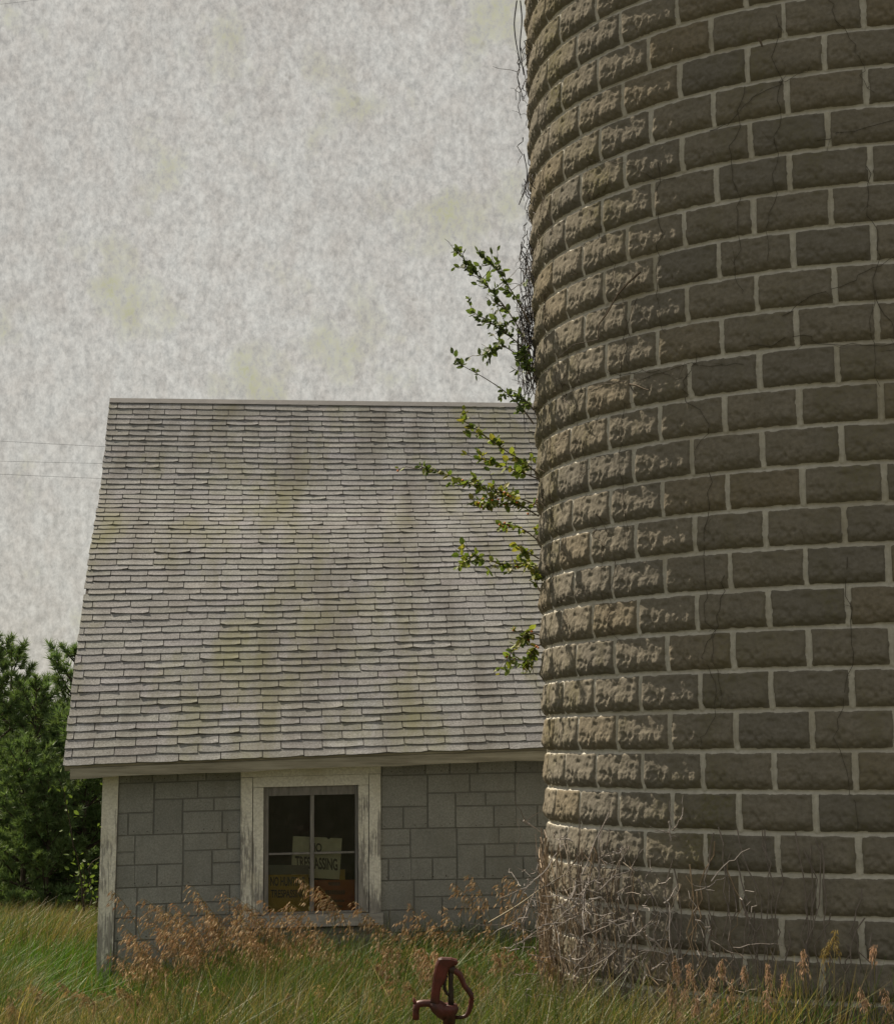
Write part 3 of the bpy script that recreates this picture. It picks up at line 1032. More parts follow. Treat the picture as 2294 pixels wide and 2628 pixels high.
for pts, n, sp, be in (
        ([(1078, 950), (1050, 925), (1015, 905), (965, 868), (922, 838)], 62, 0.10, 0),
        ([(1078, 1012), (1030, 995), (990, 985), (930, 965), (880, 945), (842, 935)], 110, 0.12, 12),
        ([(1080, 960), (1040, 945), (1000, 930), (962, 920)], 55, 0.09, 0),
        ([(1080, 1035), (1040, 1010), (1000, 1010), (946, 1014)], 70, 0.10, 16),
        ([(1080, 1085), (1050, 1060), (1010, 1048), (995, 1062)], 22, 0.07, 5),
        ([(1082, 1150), (1060, 1128), (1010, 1132), (965, 1120), (928, 1128)], 92, 0.09, 3),
        ([(1080, 1120), (1060, 1108), (1040, 1102)], 22, 0.06, 0),
        ([(1082, 1185), (1072, 1165), (1070, 1145)], 22, 0.06, 0),
        ([(1086, 1275), (1065, 1268), (1040, 1285), (1025, 1305), (1010, 1340)], 72, 0.09, 6),
        ([(1086, 1290), (1070, 1300), (1060, 1325), (1048, 1340)], 40, 0.07, 3)):
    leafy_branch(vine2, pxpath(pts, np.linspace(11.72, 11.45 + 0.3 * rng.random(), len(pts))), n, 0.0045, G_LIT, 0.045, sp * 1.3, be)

# bare twig tangle down the silo's left edge
vine3 = thing('bare_vine', silo_pt(-1.40, 4.0, 0.05), 'bare dark twig tangle clinging to the left edge of silo', 'vine')
g = Geo()
def on_edge(y1792, th, off):
    yv = y1792 * 2294 / 1792
    zz = at(1372, yv, 11.75)[2]
    return silo_pt(np.array(th), zz, off)
for (ya, yb, n, omax) in ((0, 330, 16, 0.075), (330, 480, 14, 0.055), (450, 760, 60, 0.075), (560, 720, 50, 0.10)):
    for _ in range(n):
        y0 = ya + (yb - ya) * rng.random(); ln = 25 + 90 * rng.random()
        th = -1.40 + rng.normal(0, 0.05)
        pts = []
        o = 0.02 + omax * rng.random()
        for q in np.linspace(0, 1, 9):
            th += rng.normal(0, 0.012); o = np.clip(o + rng.normal(0, 0.012), 0.012, omax + 0.03)
            pts.append(on_edge(y0 + ln * q, th, o))
        g.tube(np.array(pts), 0.0034, 0.0018, 4, col=(0.075, 0.07, 0.075))
        if rng.random() < 0.6:
            p = pts[rng.integers(2, 7)]
            g.tube(wander(p, p + rng.normal(0, 0.045, 3) + np.array([-0.025, 0, 0.02]), 5, 0.006), 0.002, 0.001, 4, col=(0.08, 0.075, 0.08))
for pts in ([(1036, 0), (1030, 45), (1034, 85), (1044, 130)], [(1043, 0), (1047, 40), (1041, 95), (1050, 150)], [(1060, 345), (1050, 385), (1040, 410)]):
    g.tube(pxpath(pts, 11.75), 0.004, 0.003, 4, col=(0.07, 0.068, 0.08))
g.build('twigs', M_TWIG, vine3)

# thin dry runners across the blocks
vine4 = thing('creeper_runners', silo_pt(-0.9, 4.0, 0.03), 'thin dry creeper runners trailing over the silo blocks', 'vine')
g = Geo()
def surf_path(th0, z0, dth, dz, n, jit, lift=0.006):
    th = th0 + dth * np.linspace(0, 1, n) + np.cumsum(rng.normal(0, jit, n))
    z = z0 + dz * np.linspace(0, 1, n) + np.cumsum(rng.normal(0, jit * 1.3, n))
    h, _, _ = silo_height(th, z)
    return silo_pt(th, z, np.maximum(h, 0.012) + lift)
for _ in range(26):
    th0 = rng.uniform(-1.15, 0.0); z0 = rng.uniform(2.6, 6.0)
    if rng.random() < 0.6:
        p = surf_path(th0, z0, rng.normal(0, 0.05), -rng.uniform(0.5, 1.6), 26, 0.008)
    else:
        p = surf_path(th0, z0, rng.uniform(0.15, 0.5), rng.normal(0, 0.12), 22, 0.008)
    g.tube(p, 0.0017, 0.0011, 4, col=(0.10, 0.088, 0.068), cap=False)
    for _ in range(3):
        i = rng.integers(0, len(p) - 1)
        e = rng.normal(0, 0.06, 3); e[2] *= 1.0
        g.tube(wander(p[i], p[i] + e, 4, 0.004), 0.0011, 0.0007, 3, col=(0.10, 0.088, 0.068), cap=False)
for _ in range(30):                            # short rootlets on the lit side
    p = surf_path(rng.uniform(-1.3, -0.75), rng.uniform(2.4, 5.2), rng.normal(0, 0.05), -rng.uniform(0.1, 0.5), 12, 0.012)
    g.tube(p, 0.002, 0.001, 3, col=(0.11, 0.085, 0.06), cap=False)
g.build('runners', M_TWIG, vine4)
g = Geo()
def on_silo_px(x, y, off=0.02):
    x, y = x * 2294 / 1792, y * 2294 / 1792
    p0 = np.array([0, 0, EYE]); d = at(x, y, 1.0) - p0
    A_ = d[0] ** 2 + d[1] ** 2; B_ = -2 * (d[:2] @ SC); C_ = SC @ SC - (SR + off) ** 2
    t = (-B_ - math.sqrt(max(B_ * B_ - 4 * A_ * C_, 0))) / (2 * A_)
    return p0 + d * t
for pts, r in (([(1283, 545), (1260, 565), (1238, 590), (1215, 630), (1200, 650), (1199, 680)], 0.0065), ([(1199, 680), (1150, 690), (1120, 715)], 0.003),
               ([(1135, 790), (1128, 800), (1145, 812)], 0.005), ([(1262, 770), (1275, 772), (1288, 778), (1300, 782)], 0.006), ([(1260, 768), (1268, 782), (1275, 790)], 0.004),
               ([(1520, 75), (1524, 82), (1528, 92)], 0.008)):
    g = Geo()
    P = np.array([on_silo_px(x, y, 0.045) for x, y in pts])
    g.tube(P, r, r * 0.6, 5, col=(0.15, 0.12, 0.09) if r > 0.0055 else (0.09, 0.075, 0.06))
    g.build('woody_stem', M_TWIG, vine4)

# dead tangle at the foot of the silo
vine5 = thing('dead_vine', silo_pt(-0.95, 0.0, 0.1), 'dead tangled vine with pale twigs heaped against the foot of silo', 'vine')
g = Geo()
TAN = [(0.38, 0.29, 0.20), (0.29, 0.22, 0.155), (0.45, 0.36, 0.27), (0.22, 0.17, 0.13), (0.36, 0.31, 0.26)]
for q in range(340):
    th0 = -1.385 + 0.95 * rng.random() ** 1.9
    dense = np.clip((-0.55 - th0) / 0.6, 0, 1)
    ztop = 0.35 + 1.0 * rng.random() ** (1.1 if th0 < -0.85 else 1.7)
    zlo = max(0.0, ztop - rng.uniform(0.35, 1.1))
    n = 12
    th = th0 + np.cumsum(rng.normal(0, 0.015, n)) + rng.normal(0, 0.05) * np.linspace(0, 1, n)
    th = -1.395 + np.abs(th + 1.395)
    z = np.linspace(ztop, zlo, n)
    off = 0.035 + 0.06 * rng.random() * (0.4 + dense) + np.cumsum(rng.normal(0, 0.006, n))
    off = np.clip(off, 0.03, 0.15) * np.where(th < -1.25, 0.6, 1.0)
    c = np.array(TAN[rng.integers(5)]) * rng.uniform(0.8, 1.25)
    g.tube(silo_pt(th, z, off), rng.uniform(0.0016, 0.0042), 0.0013, 4, col=c, cap=False)
for q in range(60):
    th0 = rng.uniform(-0.95, -0.1)
    ztop = rng.uniform(0.7, 1.45); n = 14
    th = th0 + np.cumsum(rng.normal(0, 0.010, n)); z = np.linspace(ztop, rng.uniform(0.0, 0.5), n)
    g.tube(silo_pt(th, z, 0.045 + np.abs(np.cumsum(rng.normal(0, 0.006, n)))), 0.0035, 0.002, 4, col=(0.24, 0.21, 0.19), cap=False)
g.build('stems', M_TWIG, vine5)
g = Geo()
def z6(x, y): return ((1340 + x / 3.747) * 1792 / 2294, (2080 + y / 3.747) * 1792 / 2294)
PALE = [(0.46, 0.42, 0.40), (0.38, 0.34, 0.32), (0.52, 0.48, 0.46), (0.33, 0.29, 0.26)]
TW = [([(10, 95), (90, 150), (200, 230)], 11.6), ([(0, 790), (90, 670), (225, 605), (300, 470), (400, 350), (490, 300)], 10.9), ([(490, 300), (430, 290), (340, 295)], 10.7),
      ([(750, 770), (880, 630), (1000, 605), (1110, 565)], 10.2), ([(900, 790), (930, 760), (1040, 720)], 10.2), ([(830, 1060), (900, 1100), (960, 1150), (995, 1195)], 10.1),
      ([(640, 860), (750, 840), (800, 870), (870, 970), (930, 1010)], 10.2), ([(500, 880), (580, 920), (650, 960)], 10.3), ([(520, 850), (600, 890), (690, 1040)], 10.25),
      ([(350, 900), (450, 990), (540, 1100), (690, 1200), (740, 1310)], 10.35), ([(380, 920), (440, 1040), (400, 1180)], 10.4), ([(280, 960), (350, 950), (400, 900), (440, 800)], 10.5),
      ([(200, 1110), (280, 1060), (390, 1050)], 10.6), ([(0, 1280), (90, 1190), (160, 1150), (200, 1110)], 10.8), ([(0, 1080), (60, 950), (150, 760)], 11.0), ([(10, 1170), (0, 1080), (90, 960)], 11.0),
      ([(470, 850), (500, 740), (520, 690)], 10.3), ([(560, 900), (600, 780), (606, 680)], 10.3), ([(600, 890), (580, 800), (640, 730)], 10.3), ([(480, 960), (520, 870), (620, 740)], 10.3),
      ([(1240, 1530), (1350, 1460), (1480, 1290), (1640, 1100)], 9.95), ([(1110, 660), (1170, 780), (1300, 880), (1340, 960)], 10.1), ([(1070, 1000), (1090, 1150), (1160, 1220)], 10.0),
      ([(1190, 1210), (1290, 1290), (1370, 1400)], 10.0), ([(1360, 890), (1440, 820), (1499, 700)], 10.0), ([(1380, 1160), (1440, 1030), (1460, 930)], 10.0), ([(945, 485), (1000, 410), (1050, 360)], 10.2),
      ([(580, 620), (650, 500), (720, 300), (860, 20)], 10.35), ([(740, 470), (800, 440)], 10.2), ([(870, 400), (930, 415), (935, 330)], 10.2), ([(1420, 100), (1425, 200), (1440, 300)], 9.95),
      ([(1440, 200), (1499, 140), (1560, 90)], 9.95), ([(600, 1600), (700, 1540), (830, 1440), (860, 1360), (780, 1300)], 10.2), ([(460, 1400), (470, 1460), (560, 1520)], 10.4),
      ([(720, 750), (740, 620), (725, 400), (760, 220)], 10.3), ([(1160, 1740), (1180, 1600), (1150, 1450)], 10.0), ([(1000, 1280), (1060, 1220), (1200, 1100), (1300, 1010)], 10.05)]
for pts, d in TW:
    P = pxpath([z6(*q) for q in pts], d)
    P = P + np.cumsum(rng.normal(0, 0.0022, P.shape), 0)
    g.tube(P, rng.uniform(0.0042, 0.0068), 0.0026, 5, col=np.array(PALE[rng.integers(4)]))
    for _ in range(3):
        i = rng.integers(1, len(P) - 1)
        e = rng.normal(0, 0.09, 3)
        g.tube(wander(P[i], P[i] + e, 5, 0.008), 0.0026, 0.0012, 4, col=np.array(PALE[rng.integers(4)]) * 0.85)
for _ in range(110):                           # loose small twigs between
    p = silo_pt(rng.uniform(-1.35, -0.35), rng.uniform(0.35, 1.2), rng.uniform(0.06, 0.3))
    e = rng.normal(0, 0.13, 3)
    g.tube(wander(p, p + e, 7, 0.012), rng.uniform(0.002, 0.004), 0.0014, 4, col=np.array(PALE[rng.integers(4)]) * rng.uniform(0.6, 1.0))
# the long bent cane leaning out over the grass
g.tube(pxpath([(960 + 20, 1850), (1040, 1815), (1095, 1775), (1105, 1735), (1140, 1690)], [11.9, 11.6, 11.3, 11.1, 10.9]), 0.0042, 0.0035, 5, col=(0.40, 0.36, 0.27))
g.build('twigs', M_TWIG, vine5)


# ------------------------------------------------------------------ trees
def tuft_template(n, ln, wd, seed):
    r = np.random.default_rng(seed)
    V, Fs = [], []
    for q in range(n):
        d = r.normal(0, 1, 3); d[0] = abs(d[0]) * 0.9 + 0.75
        d /= np.linalg.norm(d)
        s = np.cross(d, r.normal(0, 1, 3)); s /= np.linalg.norm(s)
        b = len(V)
        V += [s * wd * 0.5, -s * wd * 0.5, d * ln]
        Fs.append([b, b + 1, b + 2])
    return np.array(V), Fs


def make_pine(h, seed, crown0, n_whorl, spread, tuft_n=11):
    """one pine: trunk and crown meshes about the origin"""
    r = np.random.default_rng(seed)
    tg, cg = Geo(), Geo()
    zs = np.linspace(0, h * 0.985, 14)
    bend = np.stack([np.cumsum(r.normal(0, 0.012, 14)), np.cumsum(r.normal(0, 0.012, 14)), zs], 1)
    bend -= bend[0]
    tg.tube(bend, 0.012 * h + 0.02, 0.008, 8)
    pos, dr = [], []
    for wv in range(n_whorl):
        f = (wv + r.random() * 0.6) / n_whorl
        z = h * (crown0 + (0.97 - crown0) * f)
        L = spread * (1 - f) ** 0.75 * (0.75 + 0.4 * r.random()) + 0.12
        c0 = np.array([np.interp(z, zs, bend[:, 0]), np.interp(z, zs, bend[:, 1]), z])
        nb = r.integers(4, 7)
        a0 = r.random() * 6.28
        for b in range(nb):
            a = a0 + b * 6.283 / nb + r.normal(0, 0.2)
            l = L * (0.65 + 0.5 * r.random())
            e = np.array([math.cos(a), math.sin(a), 0.25 + 0.75 * f + 0.15 * r.normal()])
            t = np.linspace(0, 1, 7)[:, None]
            P = c0 + e * l * t + np.array([0, 0, 0.22 * l]) * t ** 2 * (1 if f > 0.35 else -0.4)
            tg.tube(P, 0.011 + 0.010 * l, 0.004, 4, cap=False)
            m_ = max(10, int(l * 56))
            for _ in range(m_):
                q = 0.25 + 0.75 * r.random() ** 0.7
                k = q * 6; i0 = min(int(k), 5)
                p = P[i0] + (P[i0 + 1] - P[i0]) * (k - i0)
                side = r.normal(0, 1, 3) * np.array([1, 1, 0.5]) * 0.16 * (1.15 - q) * min(l, 1.0)
                pos.append(p + side); dr.append(e * 0.6 + side * 2.5 + np.array([0, 0, 0.5]) + r.normal(0, 0.3, 3))
    for _ in range(16):
        pos.append(bend[-1] + np.array([0, 0, -0.28 * r.random() * h * 0.12])); dr.append(np.array([0, 0, 1.0]) + r.normal(0, 0.35, 3))
    pos, dr = np.array(pos), np.array(dr)
    base = np.array([0.115, 0.185, 0.078])
    cols = base * (0.6 + 0.8 * r.random((len(pos), 1))) * np.array([1, 1, 1]) + r.random((len(pos), 1)) * np.array([0.028, 0.018, 0.0])
    for s in range(3):
        tv, tf = tuft_template(tuft_n, 1.0, 0.13, seed * 3 + s)
        sel = np.arange(len(pos)) % 3 == s
        k = sel.sum()
        st = np.random.get_state()
        cg.inst(tv, tf, pos[sel], frames(dr[sel]), r.uniform(0.08, 0.16, k), col=cols[sel])
    return tg, cg


PINES = []
for (h, sd, c0, nw, sp) in ((4.6, 1, 0.10, 15, 1.25), (4.2, 2, 0.22, 13, 1.1), (5.0, 3, 0.30, 13, 1.3), (3.2, 4, 0.04, 12, 1.15)):
    tg, cg = make_pine(h, sd, c0, nw, sp)
    t = tg.build('trunk', M_BARK); c = cg.build('crown', M_NEEDLE)
    PINES.append((h, t.data, c.data))
    bpy.data.objects.remove(t); bpy.data.objects.remove(c)


def pine(px, y_top, d, kind, label, group):
    p = at(px, 2300, d)
    gz = float(ground_z(p[0], p[1]))
    top = at(px, y_top, d)[2]
    h, tm, cm = PINES[kind]
    k = (top - gz) / h
    o = thing('pine_tree', (p[0], p[1], gz - 0.05), label, 'tree', group)
    for nm, md in (('trunk', tm), ('crown', cm)):
        c = bpy.data.objects.new(nm, md); COL.objects.link(c); c.parent = o
    o.scale = (k, k, k)
    o.rotation_euler = (0, 0, rng.uniform(0, 6.28))
    return o


GT = 'pines along the edge of the field'
pine(-70, 1585, 26.5, 2, 'tall pine at the left edge of picture, only its right side in view', GT)
pine(22, 1635, 28.0, 0, 'bushy pine second from the left edge of the field', GT)
pine(84, 1722, 26.5, 1, 'pine standing out with a pointed leader left of the gap to the shed', GT)
pine(140, 1800, 29.5, 0, 'pine with a low rounded top in the dip of the tree line', GT)
pine(186, 1640, 27.0, 1, 'slim pine whose thin tip shows just beside the roof edge', GT)
pine(165, 1800, 26.0, 2, 'bare stemmed pine in front of the others near the shed corner', GT)
pine(60, 1880, 25.0, 3, 'short full pine in front of the tree line at left', GT)
pine(215, 1790, 25.6, 3, 'short dark pine half hidden behind the shed corner', GT)
pine(120, 1960, 24.8, 3, 'lowest young pine at the edge of the long grass', GT)
pine(250, 1740, 29.5, 0, 'broad pine mostly hidden behind the shed roof edge', GT)
for q in range(12):                            # the same belt goes on behind the others and out to both sides
    xx = -120 - 190 * q if q % 2 else 330 + 200 * q
    pine(xx, 1640 + 130 * rng.random(), 27 + 4 * rng.random(), int(rng.integers(0, 4)), 'pine in the belt of trees outside the picture or behind the shed', GT)
for q in range(5):
    pine(-60 + 75 * q, 1790 + 60 * rng.random(), 33 + rng.random(), [0, 2, 1][q % 3], 'pine in the dark second row behind the front pines', GT)


def sapling(px, y_top, d, h_leaf, label, n):
    p = at(px, 2300, d); gz = float(ground_z(p[0], p[1])); top = at(px, y_top, d)
    o = thing('sapling', (p[0], p[1], gz), label, 'sapling', 'broad leaved saplings by the shed corner')
    g, lf = Geo(), Geo()
    pos, dr = [], []
    for s in range(4):
        P = wander([p[0], p[1], gz], top + np.array([0.18 * rng.normal(), 0.18 * rng.normal(), -0.12 * s]), 14, 0.02)
        g.tube(P, 0.014, 0.004, 5, col=(0.10, 0.085, 0.06))
        for _ in range(n // 4):
            i = int(14 * (0.35 + 0.64 * rng.random())); i = min(i, 13)
            e = rng.normal(0, 1, 3); e /= np.linalg.norm(e)
            pos.append(P[i] + e * 0.15 * rng.random()); dr.append(e + np.array([0, 0, -0.2]))
    pos, dr = np.array(pos), np.array(dr)
    lf.inst(LEAF_V, LEAF_F, pos, frames(dr, rng.normal(0, 0.5, pos.shape) + np.array([-0.4, 0.1, 0.9])), h_leaf * rng.uniform(0.7, 1.3, len(pos)),
            col=np.array([0.11, 0.16, 0.045]) * rng.uniform(0.7, 1.35, (len(pos), 1)))
    g.build('stem', M_TWIG, o); lf.build('leaves', M_LEAF, o)


sapling(235, 2000, 21.5, 0.06, 'bright leaved sapling just under the eave beside the corner board', 130)
sapling(205, 2190, 22.5, 0.062, 'low pale green sapling at the foot of the pines beside the shed', 70)
sapling(255, 2290, 21.0, 0.05, 'small weed sapling with thin leaves at the grass edge by shed wall', 60)
g = Geo()
b0, b1 = at(119, 2350, 24.5), at(175, 2341, 24.5)
g.tube(wander(b0, b1, 9, 0.008), 0.026, 0.016, 7, col=(0.42, 0.38, 0.34))
g.tube(wander(b0 * 0.55 + b1 * 0.45, b0 * 0.45 + b1 * 0.55 + np.array([0.0, 0.05, 0.14]), 5, 0.006), 0.011, 0.006, 5, col=(0.36, 0.33, 0.30))
tag(g.build('fallen_branch', M_TWIG), 'pale dead branch lying at the edge of the grass under the pines', 'branch')

# ------------------------------------------------------------------ grass
def blades(g, x, y, h, wd, lean, cols, z=None, segs=3, comb=0.45):
    n = len(x)
    gz = ground_z(x, y) if z is None else z
    a = rng.uniform(0, np.pi, n)
    side = np.stack([np.cos(a), np.sin(a), np.zeros(n)], 1)
    lv = lean[:, None] * np.stack([np.ones(n) * comb + rng.normal(0, 0.7, n), rng.normal(0, 0.6, n)], 1)
    P = []
    for s in range(segs + 1):
        t = s / segs
        c = np.stack([x + lv[:, 0] * h * t ** 1.8, y + lv[:, 1] * h * t ** 1.8, gz - 0.01 + h * t * (1 - 0.12 * lean * t)], 1)
        wv = wd * (1 - t) ** 0.6 + 0.0006
        P += [c - side * wv[:, None] / 2, c + side * wv[:, None] / 2]
    v = np.stack(P, 1)
    k = 2 * (segs + 1)
    f = np.array([[2 * s, 2 * s + 1, 2 * s + 3, 2 * s + 2] for s in range(segs)])
    g.add(v.reshape(-1, 3), (f[None] + (np.arange(n) * k)[:, None, None]).reshape(-1, 4), 0, np.repeat(cols, k, 0))


def in_shed(x, y, pad=0.03):
    q = np.stack([x - HO[0], y - HO[1]], 1)
    u, v = q @ HU, q @ HV
    return (u > -pad) & (u < LEN + pad) & (v > -pad) & (v < DEP + pad)


def in_silo(x, y, pad=0.02):
    return np.hypot(x - SC[0], y - SC[1]) < SR + pad


def grass_cols(x, y, dry, seed):
    green = np.array([0.085, 0.125, 0.030]); lush = np.array([0.075, 0.155, 0.022]); tan = np.array([0.27, 0.215, 0.10])
    patch = fbm(x * 0.9, y * 0.9, seed, 3)
    pd = np.clip(dry + 1.6 * (patch - 0.5), 0, 1)
    isdry = rng.random(len(x)) < pd
    lu = sstep(0.5, 0.75, fbm(x * 0.7 + 9, y * 0.7, seed + 4, 2))[:, None]
    c = np.where(isdry[:, None], tan, green * (1 - lu) + lush * lu)
    return c * rng.uniform(0.45, 1.25, (len(x), 1))


# long grass of the foreground, round the shed and the silo
g = Geo()
n = 105000
x = rng.uniform(-4.6, 4.6, n); y = rng.uniform(8.6, 15.9, n)
ok = ~in_shed(x, y) & ~in_silo(x, y)
x, y = x[ok], y[ok]
h = 0.30 + 0.28 * fbm(x * 1.1, y * 1.1, 5, 3) + rng.normal(0, 0.07, len(x))
near_wall = sstep(12.6, 14.4, y)
h = h * (1 - (0.45 - 0.30 * sstep(-2.4, -1.4, x)) * near_wall) * (1 + 0.18 * sstep(-2.2, -1.2, x))
h += 0.22 * np.exp(-((x - 2.0) / 1.6) ** 2) * np.exp(-((y - 9.3) / 0.7) ** 2)
h += 0.16 * np.exp(-((x - 0.75) / 0.55) ** 2) * np.exp(-((y - 9.9) / 0.6) ** 2)
h = np.where((x > 0.9) & (y < 9.22), np.minimum(h, 0.46), h)
dirx = x / y
h = np.where((dirx > -0.215) & (dirx < -0.16), np.minimum(h, 0.10 + 0.11 * np.clip(14.4 - y, 0, 6)), h)      # thin growth by the corner
h = np.clip(h, 0.08, 0.9)
blades(g, x, y, h, rng.uniform(0.004, 0.010, len(x)), rng.uniform(0.1, 0.8, len(x)), grass_cols(x, y, 0.22, 60) * 0.92)
k = rng.random(len(x)) < 0.04                 # last year's pale culms among it
blades(g, x[k] + 0.03, y[k], h[k] * rng.uniform(0.8, 1.12, k.sum()), rng.uniform(0.003, 0.006, k.sum()), rng.uniform(0.2, 0.9, k.sum()),
       np.array([0.46, 0.41, 0.27]) * rng.uniform(0.6, 1.2, (k.sum(), 1)))
tag(g.build('long_grass', M_GRASS), 'rank green and tan grass growing in front of the shed and silo', 'grass', kind='stuff')

# the field at the left, paler and drier
g = Geo()
n = 90000
x = rng.uniform(-9.5, -2.2, n); y = 13.0 + 15.5 * rng.random(n) ** 1.0
ok = ~in_shed(x, y)
x, y = x[ok], y[ok]
h = 0.34 + 0.22 * fbm(x * 0.8, y * 0.8, 9, 3) + rng.normal(0, 0.07, len(x))
h = np.clip(h * (0.75 + 0.25 * sstep(14, 18, y)), 0.1, 0.8)
near = sstep(17.5, 14.5, y) * sstep(-5.2, -3.2, x)
cols = grass_cols(x, y, 0.52, 71)
cols = np.where((rng.random(len(x)) < 0.75 * near)[:, None], np.array([0.080, 0.165, 0.022]) * rng.uniform(0.7, 1.3, (len(x), 1)), cols)
blades(g, x, y, h, rng.uniform(0.006, 0.011, len(x)), rng.uniform(0.15, 0.75, len(x)), cols * 0.92, comb=0.7)
n = 30000                                      # sparser out of the picture
x = rng.uniform(-28, 24, n); y = rng.uniform(3, 40, n)
ok = ~in_shed(x, y) & ~in_silo(x, y) & ~((x > -9.5) & (x < 4.6) & (y > 8.6) & (y < 28)) & (np.hypot(x, y) > 5)
x, y = x[ok], y[ok]
blades(g, x, y, np.clip(0.4 + rng.normal(0, 0.08, len(x)), .1, .7), rng.uniform(0.010, 0.02, len(x)), rng.uniform(0.15, 0.75, len(x)), grass_cols(x, y, 0.5, 71))
tag(g.build('meadow', M_GRASS), 'dry meadow of long grass at the left reaching back to the pines', 'grass', kind='stuff')

# ------------------------------------------------------------------ brome: stems with drooping seed heads
SPK_V = np.array([[0, 0, 0], [.4, .10, 0], [.4, -.10, 0], [1, 0, 0], [.4, 0, .10], [.4, 0, -.10]])
SPK_F = [[0, 2, 3, 1], [0, 4, 3, 5]]
HUSK = np.array([(0.40, 0.285, 0.175), (0.48, 0.37, 0.245), (0.36, 0.23, 0.13), (0.66, 0.56, 0.42), (0.33, 0.275, 0.145)])


def brome(gs, gh, base, tip, size, droop, sweep, hue=None, thin=1.0, spk=1.0):
    """stem from base to tip; the head hangs in whorls from its upper part"""
    base, tip = np.asarray(base, float), np.asarray(tip, float)
    t = np.linspace(0, 1, 12)[:, None]
    mid = base + np.array([0, 0, 1.0]) * (tip[2] - base[2]) * 0.65 + (tip - base) * 0.15
    P = (1 - t) ** 2 * base + 2 * t * (1 - t) * mid + t ** 2 * tip
    gs.tube(P, 0.0026 * thin, 0.0012, 4, col=(0.21, 0.185, 0.075), cap=False)
    pos, dr, sc = [], [], []
    ax = P[-1] - P[-3]; ax /= np.linalg.norm(ax)
    nw = 9
    for wv in range(nw):
        f = wv / (nw - 1)
        p0 = tip - ax * size * (1 - f)
        nb = rng.integers(3, 5) if f < 0.85 else 2
        for b in range(nb):
            l = size * (0.34 * (1 - f) + 0.10) * rng.uniform(0.5, 1.25)
            e = rng.normal(0, 1, 3) * np.array([1, 1, 0.3]); e /= np.linalg.norm(e)
            e = e * 0.75 + np.array(sweep) + ax * 0.45
            q = np.linspace(0, 1, 5)[:, None]
            Q = p0 + e * l * q + np.array([0, 0, -droop * l]) * q ** 2
            gs.tube(Q, 0.0009, 0.0007, 3, col=(0.30, 0.2, 0.09), cap=False)
            for s in range(rng.integers(2, 5)):
                i = rng.integers(1, 5)
                d = (Q[i] - Q[i - 1]); d /= np.linalg.norm(d) + 1e-9
                pos.append(Q[i] + rng.normal(0, 0.006, 3)); dr.append(d + np.array([sweep[0] * .5, 0, -0.55 - 0.5 * droop]) + rng.normal(0, 0.25, 3)); sc.append(rng.uniform(0.024, 0.042))
    pos, dr = np.array(pos), np.array(dr)
    k = HUSK[rng.integers(0, 5, len(pos))] if hue is None else np.array(hue)[None] * rng.uniform(0.7, 1.3, (len(pos), 1))
    gh.inst(SPK_V, SPK_F, pos, frames(dr), np.array(sc) * spk, col=k * rng.uniform(0.75, 1.2, (len(pos), 1)))


def stalk_pts(x, y, d, lean=0.25):
    tip = at(x, y, d)
    bx = tip[0] + lean * rng.uniform(0.4, 1.2)
    by = tip[1] + rng.normal(0, 0.08)
    return np.array([bx, by, float(ground_z(bx, by))]), tip


gs = Geo()
tips = []
def ztip(x, y): return 270 + x / 3.584, 2200 + y / 3.584
for q in ((60, 310), (360, 390), (440, 430), (540, 460), (640, 430), (800, 270), (870, 380), (1090, 340), (1200, 370), (1450, 400), (1640, 480), (170, 640), (380, 540), (690, 560), (1000, 510), (1310, 430)):
    tips.append(ztip(*q))
tips += [(768, 2251), (820, 2277), (848, 2305), (742, 2318), (912, 2318), (935, 2350), (1053, 2323), (1163, 2268), (1206, 2246), (1278, 2272), (1307, 2248), (1030, 2365), (1110, 2390), (985, 2375), (1090, 2340), (1140, 2330), (1240, 2350), (1185, 2395), (1290, 2330), (960, 2400)]
for (px, py) in tips:
    b, t = stalk_pts(px, py, rng.uniform(12.7, 13.6), 0.30)
    brome(gs, gs, b, t, rng.uniform(0.22, 0.32), rng.uniform(0.5, 1.0), (-0.45, 0, -0.1))
for q in range(88):
    px = rng.uniform(285, 960) if rng.random() < 0.75 else np.clip(rng.normal(650, 90), 290, 1000)
    top = np.interp(px, [280, 380, 480, 560, 640, 760, 860, 960, 1130], [2420, 2345, 2325, 2330, 2320, 2350, 2385, 2410, 2430])
    b, t = stalk_pts(px, top + 150 * rng.random() ** 0.8, rng.uniform(12.2, 13.7), 0.28)
    brome(gs, gs, b, t, rng.uniform(0.18, 0.31), rng.uniform(0.6, 1.3), (-0.5, 0, -0.15), spk=1.0)
for q in range(50):                            # lower heads through the grass, to the foot of the silo
    px = rng.uniform(960, 1420)
    b, t = stalk_pts(px, rng.uniform(2420, 2560), rng.uniform(10.6, 12.6), 0.2)
    brome(gs, gs, b, t, rng.uniform(0.13, 0.2), rng.uniform(0.7, 1.2), (-0.3, 0, -0.1))
for q in range(110):
    px = rng.uniform(0, 1300)
    b, t = stalk_pts(px, rng.uniform(2520, 2640), rng.uniform(10.2, 12.4), 0.18)
    brome(gs, gs, b, t, rng.uniform(0.12, 0.18), rng.uniform(0.5, 1.0), (-0.2, 0, -0.1), (0.42, 0.33, 0.18))
tag(gs.build('seeding_grass', M_SEED), 'mass of rust brown seeding brome grass below the shed window', 'grass', kind='stuff')


